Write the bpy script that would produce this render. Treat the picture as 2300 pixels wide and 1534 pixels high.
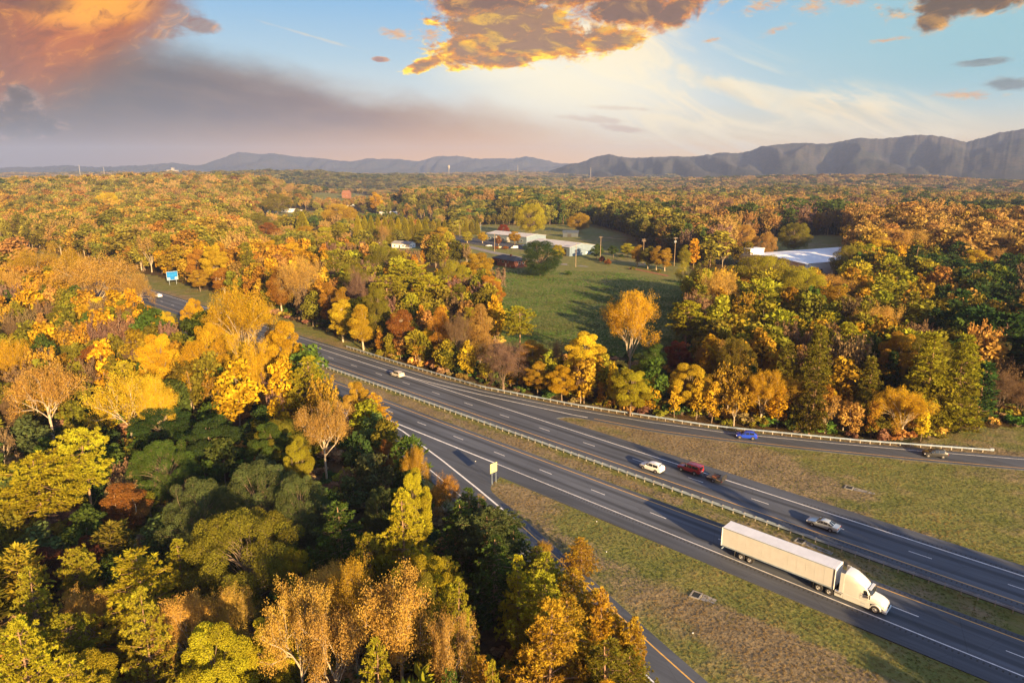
import bpy, bmesh, math, random
import numpy as np
from mathutils import Vector, Matrix, Euler

for _o in list(bpy.data.objects):
    bpy.data.objects.remove(_o)
scene = bpy.context.scene
COL = scene.collection
R = math.radians

# ------------------------------------------------------------------ camera
CAM_H = 54.8
FPX, CXP, CYP, HORIZON = 1533.0, 1150.0, 767.0, 385.0
PITCH = math.atan((CYP - HORIZON) / FPX)
cam_data = bpy.data.cameras.new('camera')
cam_data.sensor_width = 36.0
cam_data.lens = 36.0 * FPX / 2300.0
cam_data.clip_start = 0.5
cam_data.clip_end = 60000.0
cam = bpy.data.objects.new('camera', cam_data)
COL.objects.link(cam)
cam.location = (0, 0, CAM_H)
cam.rotation_euler = (math.pi / 2 - PITCH, 0, 0)
scene.camera = cam

# ------------------------------------------------------------------ light, exposure
SUN_EL, SUN_AZ = 13.0, 151.0          # degrees; azimuth clockwise from +Y (behind the camera, to the right)
scene.view_settings.view_transform = 'Standard'
scene.view_settings.look = 'None'
scene.view_settings.exposure = 2.1
scene.view_settings.gamma = 1.0
scene.view_settings.use_curve_mapping = False
sun_data = bpy.data.lights.new('sun', 'SUN')
sun_data.energy = 4.6
sun_data.angle = R(0.5)
sun_data.color = (1.0, 0.66, 0.31)
sun = bpy.data.objects.new('sun', sun_data)
COL.objects.link(sun)
_sd = Vector((math.sin(R(SUN_AZ)) * math.cos(R(SUN_EL)), math.cos(R(SUN_AZ)) * math.cos(R(SUN_EL)), math.sin(R(SUN_EL))))
sun.rotation_euler = _sd.to_track_quat('Z', 'Y').to_euler()
sun.location = _sd * 300

scene.cycles.max_bounces = 6
scene.cycles.diffuse_bounces = 3
scene.cycles.glossy_bounces = 2
scene.cycles.transmission_bounces = 4
scene.cycles.transparent_max_bounces = 4
scene.cycles.volume_bounces = 1
scene.cycles.sample_clamp_indirect = 4.0

# ------------------------------------------------------------------ picture <-> place
def ray(px, py):
    u = (px - CXP) / FPX; v = (CYP - py) / FPX
    return np.array([u, math.cos(PITCH) + v * math.sin(PITCH), -math.sin(PITCH) + v * math.cos(PITCH)])

def at(px, py, z=0.0):
    d = ray(px, py)
    t = (z - CAM_H) / d[2]
    return np.array([d[0] * t, d[1] * t])

def azel(px, py):
    d = ray(px, py); d = d / np.linalg.norm(d)
    return math.degrees(math.atan2(d[0], d[1])), math.degrees(math.asin(d[2]))

def project(x, y, z):
    dz = z - CAM_H
    f = y * math.cos(PITCH) - dz * math.sin(PITCH)
    v = y * math.sin(PITCH) + dz * math.cos(PITCH)
    return CXP + FPX * x / f, CYP - FPX * v / f

# road frame: s runs along the highway (towards lower right), n across it (away from the camera)
O0 = at(1225.2, 1059.6); DD = np.array([.725, -.6888]); NN = np.array([.6888, .725])
def W(s, n):
    return O0 + s * DD + n * NN
def SN(x, y):
    p = np.array([x, y]) - O0
    return p @ DD, p @ NN
ROAD_ANG = math.atan2(DD[1], DD[0])

# ------------------------------------------------------------------ shader helper
class Sh:
    """tiny expression builder over shader nodes"""
    def __init__(s, nt): s.nt = nt
    def node(s, t, **kw):
        n = s.nt.nodes.new(t)
        for k, v in kw.items(): setattr(n, k, v)
        return n
    def link(s, a, b): s.nt.links.new(a, b)
    def put(s, sock, v):
        if isinstance(v, bpy.types.NodeSocket): s.link(v, sock)
        elif v is not None:
            if sock.type == 'RGBA' and len(v) == 3: v = (*v, 1)
            sock.default_value = v
    def m(s, op, a, b=None, c=None, clamp=False):
        n = s.node('ShaderNodeMath', operation=op, use_clamp=clamp)
        for i, v in enumerate((a, b, c)):
            if v is not None: s.put(n.inputs[i], v)
        return n.outputs[0]
    def add(s, a, b): return s.m('ADD', a, b)
    def sub(s, a, b): return s.m('SUBTRACT', a, b)
    def mul(s, a, b): return s.m('MULTIPLY', a, b)
    def mx(s, a, b): return s.m('MAXIMUM', a, b)
    def mn(s, a, b): return s.m('MINIMUM', a, b)
    def ramp(s, x, lo, hi, smooth=True, o0=0.0, o1=1.0):
        n = s.node('ShaderNodeMapRange', interpolation_type='SMOOTHSTEP' if smooth else 'LINEAR', clamp=True)
        s.put(n.inputs['Value'], x); s.put(n.inputs['From Min'], lo); s.put(n.inputs['From Max'], hi)
        s.put(n.inputs['To Min'], o0); s.put(n.inputs['To Max'], o1)
        return n.outputs[0]
    def mix(s, f, a, b, blend='MIX'):
        n = s.node('ShaderNodeMix', data_type='RGBA', blend_type=blend, clamp_factor=True)
        s.put(n.inputs[0], f); s.put(n.inputs[6], a); s.put(n.inputs[7], b)
        return n.outputs[2]
    def cr(s, x, stops, interp='LINEAR'):
        n = s.node('ShaderNodeValToRGB'); n.color_ramp.interpolation = interp
        e = n.color_ramp.elements
        while len(e) < len(stops): e.new(0.5)
        for el, (p, c) in zip(e, stops):
            el.position = p; el.color = (*c, 1) if len(c) == 3 else c
        s.put(n.inputs[0], x); return n.outputs[0]
    def xyz(s, x, y, z=0.0):
        n = s.node('ShaderNodeCombineXYZ')
        for i, v in enumerate((x, y, z)): s.put(n.inputs[i], v)
        return n.outputs[0]
    def noise(s, vec, scale, detail=4, rough=.55, lac=2.0, dist=0.0, dim='3D'):
        n = s.node('ShaderNodeTexNoise', noise_dimensions=dim)
        if vec is not None: s.put(n.inputs['Vector'], vec)
        n.inputs['Scale'].default_value = scale; n.inputs['Detail'].default_value = detail
        n.inputs['Roughness'].default_value = rough; n.inputs['Lacunarity'].default_value = lac
        n.inputs['Distortion'].default_value = dist
        return n.outputs['Fac']
def lin(*c):
    return tuple(((v / 255) / 12.92) if v / 255 <= .04045 else ((v / 255 + .055) / 1.055) ** 2.4 for v in c)

# ------------------------------------------------------------------ sky
world = bpy.data.worlds.new('World'); scene.world = world; world.use_nodes = True
wt = world.node_tree; wt.nodes.clear(); S = Sh(wt)
wout = S.node('ShaderNodeOutputWorld'); wbg = S.node('ShaderNodeBackground')
S.link(wbg.outputs[0], wout.inputs[0]); wbg.inputs[1].default_value = 0.1
WEXP = 2.0 ** scene.view_settings.exposure * 0.1
def skyc(*c, k=1.0, sat=1.22):         # the colour a patch of sky shows in the photograph -> radiance for the Background
    c = lin(*c); g = .3 * c[0] + .55 * c[1] + .15 * c[2]     # the haze in front of it takes some colour away again
    return tuple(max(g + (v - g) * sat, .004) / WEXP * k for v in c)
tc = S.node('ShaderNodeTexCoord').outputs['Generated']
sx = S.node('ShaderNodeSeparateXYZ'); S.link(tc, sx.inputs[0])
DX, DY, DZ = sx.outputs
AZ = S.mul(S.m('ARCTAN2', DX, DY), 57.29578)
EL = S.mul(S.m('ARCSINE', DZ), 57.29578)
nish = S.node('ShaderNodeTexSky', sky_type='NISHITA', sun_disc=False)
nish.sun_elevation = R(SUN_EL); nish.sun_rotation = R(SUN_AZ); nish.altitude = 200
# clear sky: pale and warm low down, blue higher up; the high sky is the Nishita sky
elr = S.m('DIVIDE', EL, 20.0, clamp=True)
clear = S.cr(elr, [(0.0, skyc(255, 192, 108, k=1.3)), (0.07, skyc(255, 210, 140, k=1.2)), (0.14, skyc(250, 232, 196)), (0.26, skyc(228, 234, 230)),
                   (0.42, skyc(188, 214, 228)), (0.62, skyc(150, 192, 226)), (1.0, skyc(110, 158, 210))])
teal = S.ramp(AZ, 8, 34)
clear = S.mix(S.mul(teal, S.ramp(EL, 1.0, 7.0)), clear, skyc(163, 203, 212))
glow = S.m('DIVIDE', S.m('SQRT', S.add(S.m('POWER', S.mul(S.sub(AZ, 5.5), .62), 2.0), S.m('POWER', S.sub(EL, 6.3), 2.0))), 9.0)
clear = S.mix(S.mul(S.ramp(glow, 1.0, 0.0), .85), clear, skyc(253, 247, 232))
high = S.ramp(EL, 12.0, 34.0)
dome = S.mix(.5, nish.outputs[0], skyc(130, 176, 230, k=1.4))
clear = S.mix(high, clear, dome)
# away from the view: the same pale band low down, warmest under the sun behind the camera
back = S.mix(S.ramp(EL, 0, 24), S.mix(S.ramp(S.m('ABSOLUTE', AZ), 90, 150), skyc(214, 208, 214), skyc(252, 228, 188, k=1.4)), dome)
clear = S.mix(S.ramp(S.m('ABSOLUTE', AZ), 50, 110), clear, back)

def cnoise(scale, sx_=1.0, sy_=1.0, rot=0.0, detail=6, rough=.6, off=0.0, dist=0.0, daz=0.0, dele=0.0):
    c, s_ = math.cos(R(rot)), math.sin(R(rot))
    a = S.add(AZ, daz); e = S.add(EL, dele)
    u = S.mul(S.add(S.mul(a, c), S.mul(e, s_)), sx_)
    v = S.mul(S.sub(S.mul(e, c), S.mul(a, s_)), sy_)
    return S.noise(S.xyz(u, v, off), scale, detail, rough, dist=dist)

def blob(px, py, w, h, rot=0.0):
    """an ellipse in the sky given by its place and half size in photo pixels: 1 at the middle, 0 at the rim"""
    a0, e0 = azel(px, py)
    ra = w * 180 / math.pi / FPX * math.cos(R(a0)) ** 2; re = h * 180 / math.pi / FPX * .95
    c, s_ = math.cos(R(rot)), math.sin(R(rot))
    da = S.sub(AZ, a0); de = S.sub(EL, e0)
    u = S.m('DIVIDE', S.add(S.mul(da, c), S.mul(de, s_)), ra)
    v = S.m('DIVIDE', S.sub(S.mul(de, c), S.mul(da, s_)), re)
    return S.sub(1.0, S.m('SQRT', S.add(S.mul(u, u), S.mul(v, v))))
def union(bs):
    r = bs[0]
    for b in bs[1:]: r = S.mx(r, b)
    return r
sky = clear
# thin high cirrus, right half
ci = cnoise(.10, 1.0, 4.2, rot=-22, detail=7, rough=.62, off=3.1, dist=1.2)
cmask = S.mul(S.ramp(union([blob(1560, 250, 420, 190, -18), blob(1950, 260, 330, 75, -14), blob(1350, 120, 350, 170, -20)]), 0.0, .7), S.ramp(ci, .40, .62))
sky = S.mix(S.mul(cmask, .9), sky, skyc(255, 240, 208, k=1.12))
st = S.mul(S.ramp(S.add(union([blob(1640, 205, 190, 16, -24), blob(1900, 250, 250, 26, -13), blob(700, 82, 130, 4, -13)]), S.mul(S.sub(cnoise(.6, 1, 3, rot=-20, off=8), .5), 1.6)), 0.0, 1.0), .42)
sky = S.mix(st, sky, skyc(255, 232, 190))
# broad grey veil lower left, thinning to peach on the right
line = S.cr(S.m('DIVIDE', S.add(AZ, 40.0), 80.0, clamp=True), [(0.0, (.80, .80, .80)), (.12, (.79, .79, .79)), (.2, (.72, .72, .72)), (.33, (.56, .56, .56)), (.47, (.42, .42, .42)), (.6, (.27, .27, .27)), (.72, (.16, .16, .16)), (1, (.0, .0, .0))])
linev = S.mul(line, 12.6)
wv = S.mul(S.sub(cnoise(.16, 1, 2.2, rot=-8, detail=5, off=5.5), .5), 3.0)
vd = S.add(S.sub(linev, EL), wv)
veil = S.ramp(vd, -0.7, 2.6)
vfade = S.ramp(AZ, 16, -8)
streak = cnoise(.22, 1, 3.4, rot=-6, detail=5, rough=.6, off=9.2)
vcol = S.cr(S.m('DIVIDE', S.add(AZ, 37.0), 60.0, clamp=True), [(0.0, skyc(78, 72, 68)), (.2, skyc(94, 86, 88)), (.4, skyc(130, 106, 98)), (.58, skyc(196, 150, 112)), (.8, skyc(248, 200, 146)), (1, skyc(255, 226, 172))])
vcol = S.mix(S.mul(S.ramp(streak, .35, .7), .30), vcol, S.cr(S.m('DIVIDE', S.add(AZ, 37.0), 60.0, clamp=True), [(0, skyc(104, 92, 84)), (.5, skyc(200, 168, 146)), (1, skyc(252, 232, 200))]))
vcol = S.mix(S.mul(S.ramp(EL, 4.2, 0.3), S.ramp(AZ, 14, -25, o0=.8, o1=.75)), vcol, S.mix(S.ramp(AZ, -36, -6), skyc(112, 82, 66), skyc(255, 186, 104, k=1.3)))
sky = S.mix(S.mul(veil, S.add(.25, S.mul(vfade, .72))), sky, vcol)
# mauve streaks near the centre
ms = S.ramp(S.add(union([blob(1330, 268, 90, 12, -6), blob(1400, 290, 80, 10, -9), blob(1385, 243, 90, 7, -3)]), S.mul(S.sub(cnoise(.7, 1, 2.5, rot=-8, off=2), .5), 1.8)), .05, .7)
sky = S.mix(S.mul(ms, .6), sky, skyc(206, 172, 150))
# lit orange cloud, upper left
la0, le0 = azel(0, 330); la1, le1 = azel(520, 40)
slope = (le1 - le0) / (la1 - la0)
od = S.sub(EL, S.add(le0, S.mul(S.sub(AZ, la0), slope)))
on = cnoise(.18, 1, 1.6, rot=28, detail=7, rough=.58, off=1.3, dist=.5)
odn = S.add(od, S.mul(S.sub(on, .5), 3.2))
side = S.ramp(AZ, azel(470, 0)[0], azel(360, 0)[0])
tail = S.ramp(S.add(union([blob(440, 56, 70, 17, -3), blob(350, 30, 120, 70, 15)]), S.mul(S.sub(cnoise(.5, 1, 2, off=6.6, detail=7), .5), 1.3)), .05, .5)
oa = S.mx(S.mul(S.ramp(odn, -1.0, 3.2), side), S.mul(tail, .9))
ol = S.add(S.ramp(blob(215, 8, 260, 75, 14), 0.0, .9), S.mul(S.sub(cnoise(.35, 1, 2, rot=24, detail=7, rough=.62, off=7.7), .5), .9))
ocol = S.mix(S.ramp(od, 0.0, 5.0), skyc(146, 92, 50), skyc(204, 116, 30))
ocol = S.mix(S.ramp(AZ, -30, -37.5), ocol, skyc(134, 86, 60))
ocol = S.mix(S.ramp(ol, .25, 1.0), ocol, skyc(255, 176, 40, k=1.15))
ocol = S.mix(S.ramp(AZ, azel(280, 60)[0], azel(440, 60)[0]), ocol, skyc(160, 138, 130))
on2 = cnoise(.5, 1, 2.2, rot=26, detail=8, rough=.66, off=61, dist=.8)
ocol = S.mix(S.mul(S.ramp(on2, .48, .68), .75), ocol, skyc(142, 80, 50))
ocol = S.mix(S.mul(S.ramp(on2, .48, .30), .5), ocol, skyc(255, 178, 70, k=1.1))
ocol = S.mix(S.mul(S.ramp(blob(70, -12, 110, 38), 0, .5), .7), ocol, skyc(96, 62, 54))
sky = S.mix(oa, sky, ocol)
# grey cumulus, far left
def cumulus(base, shape, core, mid, rim, namp=1.1, ns=.55, off=0.0, rimw=.22, soft=.10, lightdir=(0.0, -0.45), alpha=1.0, stretch=1.5, e0=None, kup=.13):
    n = cnoise(ns, 1, stretch, detail=9, rough=.66, off=off, dist=.5)
    f = S.add(shape, S.mul(S.sub(n, .5), namp))
    n2 = cnoise(ns, 1, stretch, detail=9, rough=.66, off=off, dist=.5, daz=lightdir[0], dele=lightdir[1])
    lit = S.mul(S.sub(n, n2), 2.4)
    fr = cnoise(ns * 4.5, 1, stretch, detail=6, rough=.7, off=off + 3.3, dist=.6)
    f = S.add(f, S.mul(S.sub(fr, .5), .42))
    a = S.ramp(f, 0.0, soft)
    k = S.add(S.add(S.mul(f, .30 / rimw), .10), S.mul(lit, -1.0))
    k = S.add(k, S.mul(S.sub(cnoise(ns * 1.9, 1, stretch * 1.2, detail=7, rough=.62, off=off + 9.1, dist=.6), .5), 1.5))
    big = cnoise(ns * .75, 1, stretch * 1.3, detail=6, rough=.6, off=off + 17.7, dist=.9)
    k = S.add(k, S.mul(S.sub(big, .5), 1.1))
    if e0 is not None:                               # lit from below: its underside glows, its back is in shade
        k = S.add(k, S.mul(S.sub(EL, e0), kup))
        soft = S.ramp(EL, e0 - 1.2, e0 + 1.2, o0=soft, o1=soft * 3)
    col = S.cr(S.m('MULTIPLY', k, .8, clamp=True), [(0.0, rim), (.14, rim), (.40, mid), (.74, core), (1.0, core)])
    col = S.mix(S.mul(S.ramp(big, .5, .34), .5), col, S.mix(.6, mid, rim))
    col = S.mix(S.mul(S.ramp(cnoise(ns * 2.6, 1, stretch * 1.4, detail=7, rough=.66, off=off + 27.0, dist=.8), .45, .7), .45), col, tuple(v * .62 for v in core))
    return S.mix(S.mul(a, alpha), base, col)
sky = cumulus(sky, union([blob(50, 225, 50, 38), blob(30, 270, 90, 42), blob(95, 285, 70, 25)]), skyc(66, 62, 56), skyc(92, 82, 74), skyc(172, 142, 124), namp=1.2, off=4.2, soft=.35, rimw=.3, lightdir=(-.2, .4), alpha=.85)
# dark grey wisps right edge
sky = cumulus(sky, union([blob(2270, 190, 70, 16, -4), blob(2210, 140, 80, 9, 2)]), skyc(122, 128, 128), skyc(140, 148, 146), skyc(170, 182, 180), namp=1.2, off=12, soft=.5, alpha=.8, stretch=2.5)
# small lit puffs
sky = cumulus(sky, union([blob(1720, 12, 60, 17, 10), blob(1830, 16, 50, 18), blob(1900, 4, 55, 12), blob(1975, 17, 18, 9), blob(1745, 68, 42, 8, 14), blob(890, 78, 48, 13, -8), blob(1600, 90, 26, 6, 8), blob(2000, 90, 60, 5, 2), blob(2160, 213, 90, 10, -4), blob(970, 80, 30, 20)]),
              skyc(240, 178, 118), skyc(252, 205, 140), skyc(255, 228, 176), namp=3.4, ns=1.3, off=15, soft=1.2, alpha=.8, stretch=2.2)
sky = S.mix(S.mul(S.ramp(union([blob(1290, 190, 330, 110, -4), blob(1180, 160, 280, 60, 0)]), 0, .9), .75), sky, skyc(255, 246, 220, k=1.15))
# big lit cloud at the top centre
top = union([blob(1250, -30, 330, 62), blob(1520, 20, 90, 46, 20), blob(1090, 10, 150, 50), blob(1420, 20, 190, 40)])
sky = cumulus(sky, top, skyc(140, 104, 84, sat=1), skyc(222, 146, 88), skyc(255, 206, 120, k=1.2), namp=1.9, ns=.45, off=21, rimw=.24, e0=azel(1300, 45)[1], soft=.5, lightdir=(.1, -.35))
low = union([blob(1190, 98, 215, 50, 3), blob(1060, 112, 90, 44, 14), blob(1375, 94, 90, 24, 6), blob(955, 146, 60, 16, 16), blob(1150, 60, 180, 45), blob(1130, 135, 110, 22, 4)])
sky = cumulus(sky, low, skyc(172, 128, 92, sat=1), skyc(236, 158, 66, k=1.05), skyc(255, 220, 84, k=1.5), namp=1.9, ns=.5, off=24.5, rimw=.24, e0=azel(1180, 118)[1], soft=.34, lightdir=(.1, -.4), stretch=1.9)
sky = cumulus(sky, blob(855, 134, 24, 7), skyc(176, 140, 132), skyc(210, 166, 140), skyc(232, 190, 160), namp=.9, off=3, soft=.3)
# dark brown-grey cloud at the top right
sky = cumulus(sky, union([blob(2140, 5, 130, 40, 6), blob(2090, 48, 50, 24, -15), blob(2230, 0, 90, 30)]), skyc(106, 82, 58, sat=1), skyc(160, 118, 72), skyc(248, 188, 106, k=1.1), namp=1.9, ns=.55, off=31, rimw=.24, e0=azel(2100, 30)[1], soft=.6)
# the same broken sunset clouds go on overhead and all round
hc = cnoise(.055, 1, 2.0, detail=7, rough=.58, off=40, dist=.4)
hmask = S.mul(S.ramp(hc, .55, .68), S.ramp(EL, 13.2, 19.0))
hmask = S.mul(hmask, S.ramp(EL, 50, 28))
sky = S.mix(S.mul(hmask, .6), sky, S.cr(hc, [(.0, skyc(240, 190, 130)), (.58, skyc(240, 180, 120)), (.66, skyc(150, 120, 116)), (1, skyc(120, 100, 104))]))
# below the horizon: dim ground tone
sky = S.mix(S.ramp(EL, -0.2, -3.0), sky, skyc(120, 104, 92))
S.put(wbg.inputs[0], sky)
# ------------------------------------------------------------------ object helpers
def tag(o, label=None, cat=None, group=None, kind=None):
    if label: o['label'] = label
    if cat: o['category'] = cat
    if group: o['group'] = group
    if kind: o['kind'] = kind
    return o
def empty(name, loc=(0, 0, 0), rz=0.0, label=None, cat=None, group=None):
    o = bpy.data.objects.new(name, None); COL.objects.link(o)
    o.location = loc; o.rotation_euler = (0, 0, rz); o.empty_display_size = .5
    return tag(o, label, cat, group)
def link(name, me, parent=None, loc=None, rot=None):
    o = bpy.data.objects.new(name, me); COL.objects.link(o)
    if parent is not None: o.parent = parent
    if loc is not None: o.location = loc
    if rot is not None: o.rotation_euler = rot
    return o

class MB:
    """collects simple shapes for ONE mesh"""
    def __init__(s): s.v = []; s.f = []; s.mi = []
    def poly(s, pts, mi=0):
        k = len(s.v); s.v += [tuple(p) for p in pts]; s.f.append(tuple(range(k, k + len(pts)))); s.mi.append(mi)
        return s
    def box(s, x0, y0, z0, x1, y1, z1, mi=0, bevel=0.0):
        b = bevel
        if b <= 0:
            p = [(x0, y0, z0), (x1, y0, z0), (x1, y1, z0), (x0, y1, z0), (x0, y0, z1), (x1, y0, z1), (x1, y1, z1), (x0, y1, z1)]
            k = len(s.v); s.v += p
            for q in ((3, 2, 1, 0), (4, 5, 6, 7), (0, 1, 5, 4), (1, 2, 6, 5), (2, 3, 7, 6), (3, 0, 4, 7)):
                s.f.append(tuple(k + i for i in q)); s.mi.append(mi)
        else:
            bm = bmesh.new(); bmesh.ops.create_cube(bm, size=1)
            bmesh.ops.scale(bm, vec=(x1 - x0, y1 - y0, z1 - z0), verts=bm.verts)
            bmesh.ops.translate(bm, vec=((x0 + x1) / 2, (y0 + y1) / 2, (z0 + z1) / 2), verts=bm.verts)
            bmesh.ops.bevel(bm, geom=list(bm.edges), offset=b, segments=2, profile=.6, affect='EDGES')
            s.addbm(bm, mi)
        return s
    def addbm(s, bm, mi=0):
        bm.verts.index_update(); k = len(s.v)
        s.v += [tuple(v.co) for v in bm.verts]
        for f in bm.faces: s.f.append(tuple(k + v.index for v in f.verts)); s.mi.append(mi)
        bm.free()
    def tube(s, pts, rad, n=6, mi=0, cap=True):
        pts = [Vector(p) for p in pts]
        if not hasattr(rad, '__len__'): rad = [rad] * len(pts)
        rings = []
        for i, p in enumerate(pts):
            t = (pts[min(i + 1, len(pts) - 1)] - pts[max(i - 1, 0)]).normalized()
            a = t.cross(Vector((0, 0, 1)) if abs(t.z) < .95 else Vector((1, 0, 0))).normalized(); b = t.cross(a)
            k = len(s.v)
            s.v += [tuple(p + (a * math.cos(2 * math.pi * j / n) + b * math.sin(2 * math.pi * j / n)) * rad[i]) for j in range(n)]
            rings.append(k)
        for a, b in zip(rings[:-1], rings[1:]):
            for j in range(n):
                s.f.append((a + j, a + (j + 1) % n, b + (j + 1) % n, b + j)); s.mi.append(mi)
        if cap:
            s.f.append(tuple(rings[0] + j for j in reversed(range(n)))); s.mi.append(mi)
            s.f.append(tuple(rings[-1] + j for j in range(n))); s.mi.append(mi)
        return s
    def cyl(s, c, axis, r, h, n=16, mi=0):
        c = Vector(c); ax = {'x': Vector((1, 0, 0)), 'y': Vector((0, 1, 0)), 'z': Vector((0, 0, 1))}[axis]
        return s.tube([c - ax * h / 2, c + ax * h / 2], r, n, mi)
    def mesh(s, name, mats, smooth=False):
        me = bpy.data.meshes.new(name); me.from_pydata(s.v, [], s.f)
        for m in (mats if isinstance(mats, (list, tuple)) else [mats]): me.materials.append(m)
        me.polygons.foreach_set('material_index', s.mi)
        if smooth: me.polygons.foreach_set('use_smooth', [True] * len(me.polygons))
        me.update(); return me
    def build(s, name, mats, parent=None, loc=None, rot=None, smooth=False):
        return link(name, s.mesh(name, mats, smooth), parent, loc, rot)

def pmat(name, col, rough=.6, metal=0.0, spec=.5, coat=0.0, noise=0.0, nscale=3.0, bump=0.0, bscale=20.0, dirt=None):
    m = bpy.data.materials.new(name); m.use_nodes = True; nt = m.node_tree
    b = nt.nodes['Principled BSDF']; s = Sh(nt)
    c = (*col, 1)
    b.inputs['Base Color'].default_value = c
    b.inputs['Roughness'].default_value = rough; b.inputs['Metallic'].default_value = metal
    b.inputs['Specular IOR Level'].default_value = spec; b.inputs['Coat Weight'].default_value = coat
    if noise > 0:
        g = s.node('ShaderNodeTexCoord').outputs['Object']
        n = s.noise(g, nscale, 5, .6)
        k = s.ramp(n, .3, .7, o0=1 - noise, o1=1 + noise)
        v = s.node('ShaderNodeVectorMath', operation='SCALE'); v.inputs[0].default_value = col; s.put(v.inputs['Scale'], k)
        s.put(b.inputs['Base Color'], v.outputs[0])
        if dirt:
            n2 = s.noise(g, nscale * .35, 6, .7)
            s.put(b.inputs['Base Color'], s.mix(s.ramp(n2, .5, .75, o1=.7), v.outputs[0], dirt))
    if bump > 0:
        g = s.node('ShaderNodeTexCoord').outputs['Object']
        bn = s.node('ShaderNodeBump'); bn.inputs['Strength'].default_value = bump
        s.put(bn.inputs['Height'], s.noise(g, bscale, 4)); s.put(b.inputs['Normal'], bn.outputs[0])
    return m
M = {}
M['steel'] = pmat('galvanised_steel', (.25, .32, .41), .5, .0, noise=.2, nscale=.9, dirt=(.22, .22, .22))
M['post'] = pmat('weathered_post', (.36, .33, .28), .8, noise=.2, nscale=2)
M['white'] = pmat('white_paint', (.80, .80, .79), .35, coat=.2, noise=.03, nscale=.6)
M['trailer_white'] = pmat('trailer_white', (.57, .585, .60), .5, noise=.05, nscale=.8)
M['roof_alu'] = pmat('trailer_roof', (.62, .65, .70), .5, noise=.06, nscale=.5)
M['dark'] = pmat('dark_plastic', (.03, .03, .032), .7)
M['rubber'] = pmat('tyre_rubber', (.022, .022, .024), .9, noise=.2, nscale=8)
M['alu'] = pmat('wheel_alloy', (.55, .55, .56), .3, .7)
M['chrome'] = pmat('chrome', (.7, .7, .72), .15, .9)
M['glass'] = pmat('car_glass', (.015, .02, .028), .06, 0, .8)
M['redlamp'] = pmat('red_lamp', (.45, .02, .015), .25, coat=.5)
M['amber'] = pmat('amber_lamp', (.6, .22, .02), .3)
M['lamp'] = pmat('headlamp_glass', (.75, .77, .8), .12, coat=.5)
M['plate'] = pmat('plate', (.7, .7, .72), .4)
M['conc'] = pmat('concrete', (.22, .21, .19), .9, noise=.25, nscale=1.5)
M['wood'] = pmat('pole_wood', (.30, .22, .14), .9, noise=.25, nscale=3)
M['wire'] = pmat('wire', (.05, .05, .05), .6)

# ------------------------------------------------------------------ terrain
def _vn(x, y, seed):
    """value noise, numpy"""
    xi = np.floor(x).astype(np.int64); yi = np.floor(y).astype(np.int64); xf = x - xi; yf = y - yi
    def h(a, b):
        n = (a * 374761393 + b * 668265263 + seed * 974634777) & 0x7fffffff
        n = ((n ^ (n >> 13)) * 1274126177) & 0x7fffffff
        return ((n ^ (n >> 16)) & 0xffff) / 65535.0
    u = xf * xf * (3 - 2 * xf); v = yf * yf * (3 - 2 * yf)
    return (h(xi, yi) * (1 - u) + h(xi + 1, yi) * u) * (1 - v) + (h(xi, yi + 1) * (1 - u) + h(xi + 1, yi + 1) * u) * v
def fbm(x, y, seed, octv=4):
    a, t, w = 1.0, 0.0, 0.0
    x = np.asarray(x, float); y = np.asarray(y, float)
    for k in range(octv):
        t = t + a * _vn(x * 2 ** k, y * 2 ** k, seed + k); w += a; a *= .5
    return t / w
def smooth(a, b, x):
    t = np.clip((x - a) / (b - a), 0, 1); return t * t * (3 - 2 * t)
def ramp_drop(s): return np.interp(s, [-120, -45, -4, 20, 48, 90, 140, 400], [0, 0, -8, -16, -26, -40, -58, -58])
def _hill(x, y, px, d, w, dp, h):
    a = math.atan2((px - CXP) / FPX, 1.0)
    cx, cy = d * math.sin(a), d * math.cos(a)
    u = (x - cx) * math.cos(a) - (y - cy) * math.sin(a); v = (x - cx) * math.sin(a) + (y - cy) * math.cos(a)
    return h * np.exp(-((u / w) ** 2) - ((v / dp) ** 2))
def ground_z(x, y):
    x = np.asarray(x, float); y = np.asarray(y, float)
    d = np.hypot(x, y)
    far = smooth(650, 1800, d)
    z = far * (fbm(x / 620, y / 620, 11, 3) - .5) * 46
    z = z + smooth(2200, 5000, d) * (fbm(x / 1500, y / 1500, 5, 3) - .45) * 60
    z = z + _hill(x, y, 720, 2900, 620, 500, 42) + _hill(x, y, 120, 1500, 420, 330, 22) + _hill(x, y, 620, 1500, 230, 260, 14)
    z = z + _hill(x, y, 1040, 1080, 210, 150, 8) + _hill(x, y, 2080, 560, 140, 120, 9) + _hill(x, y, 1900, 2600, 500, 350, 26)
    # the wood left of the highway lies in a shallow hollow
    s, n = (x - O0[0]) * DD[0] + (y - O0[1]) * DD[1], (x - O0[0]) * NN[0] + (y - O0[1]) * NN[1]
    z = z - 8.0 * smooth(-17, -60, n - np.minimum(0, ramp_drop(s))) * smooth(500, 250, d)
    # gentle unevenness of the verges
    z = z - .18 * fbm(x / 9, y / 9, 3, 3) * smooth(900, 300, d)
    return z
def gz(x, y): return float(ground_z(x, y))
def on_ground(px, py):
    z = 0.0
    for _ in range(6):
        p = at(px, py, z); z = gz(p[0], p[1])
    return Vector((p[0], p[1], z))

def inside(poly, x, y):
    poly = np.asarray(poly, float); x = np.asarray(x, float); y = np.asarray(y, float)
    r = np.zeros(x.shape, bool); j = len(poly) - 1
    for i in range(len(poly)):
        xi, yi = poly[i]; xj, yj = poly[j]
        c = ((yi > y) != (yj > y)) & (x < (xj - xi) * (y - yi) / (yj - yi + 1e-12) + xi)
        r ^= c; j = i
    return r
def pxpoly(pts): return np.array([at(*p) for p in pts])

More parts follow.
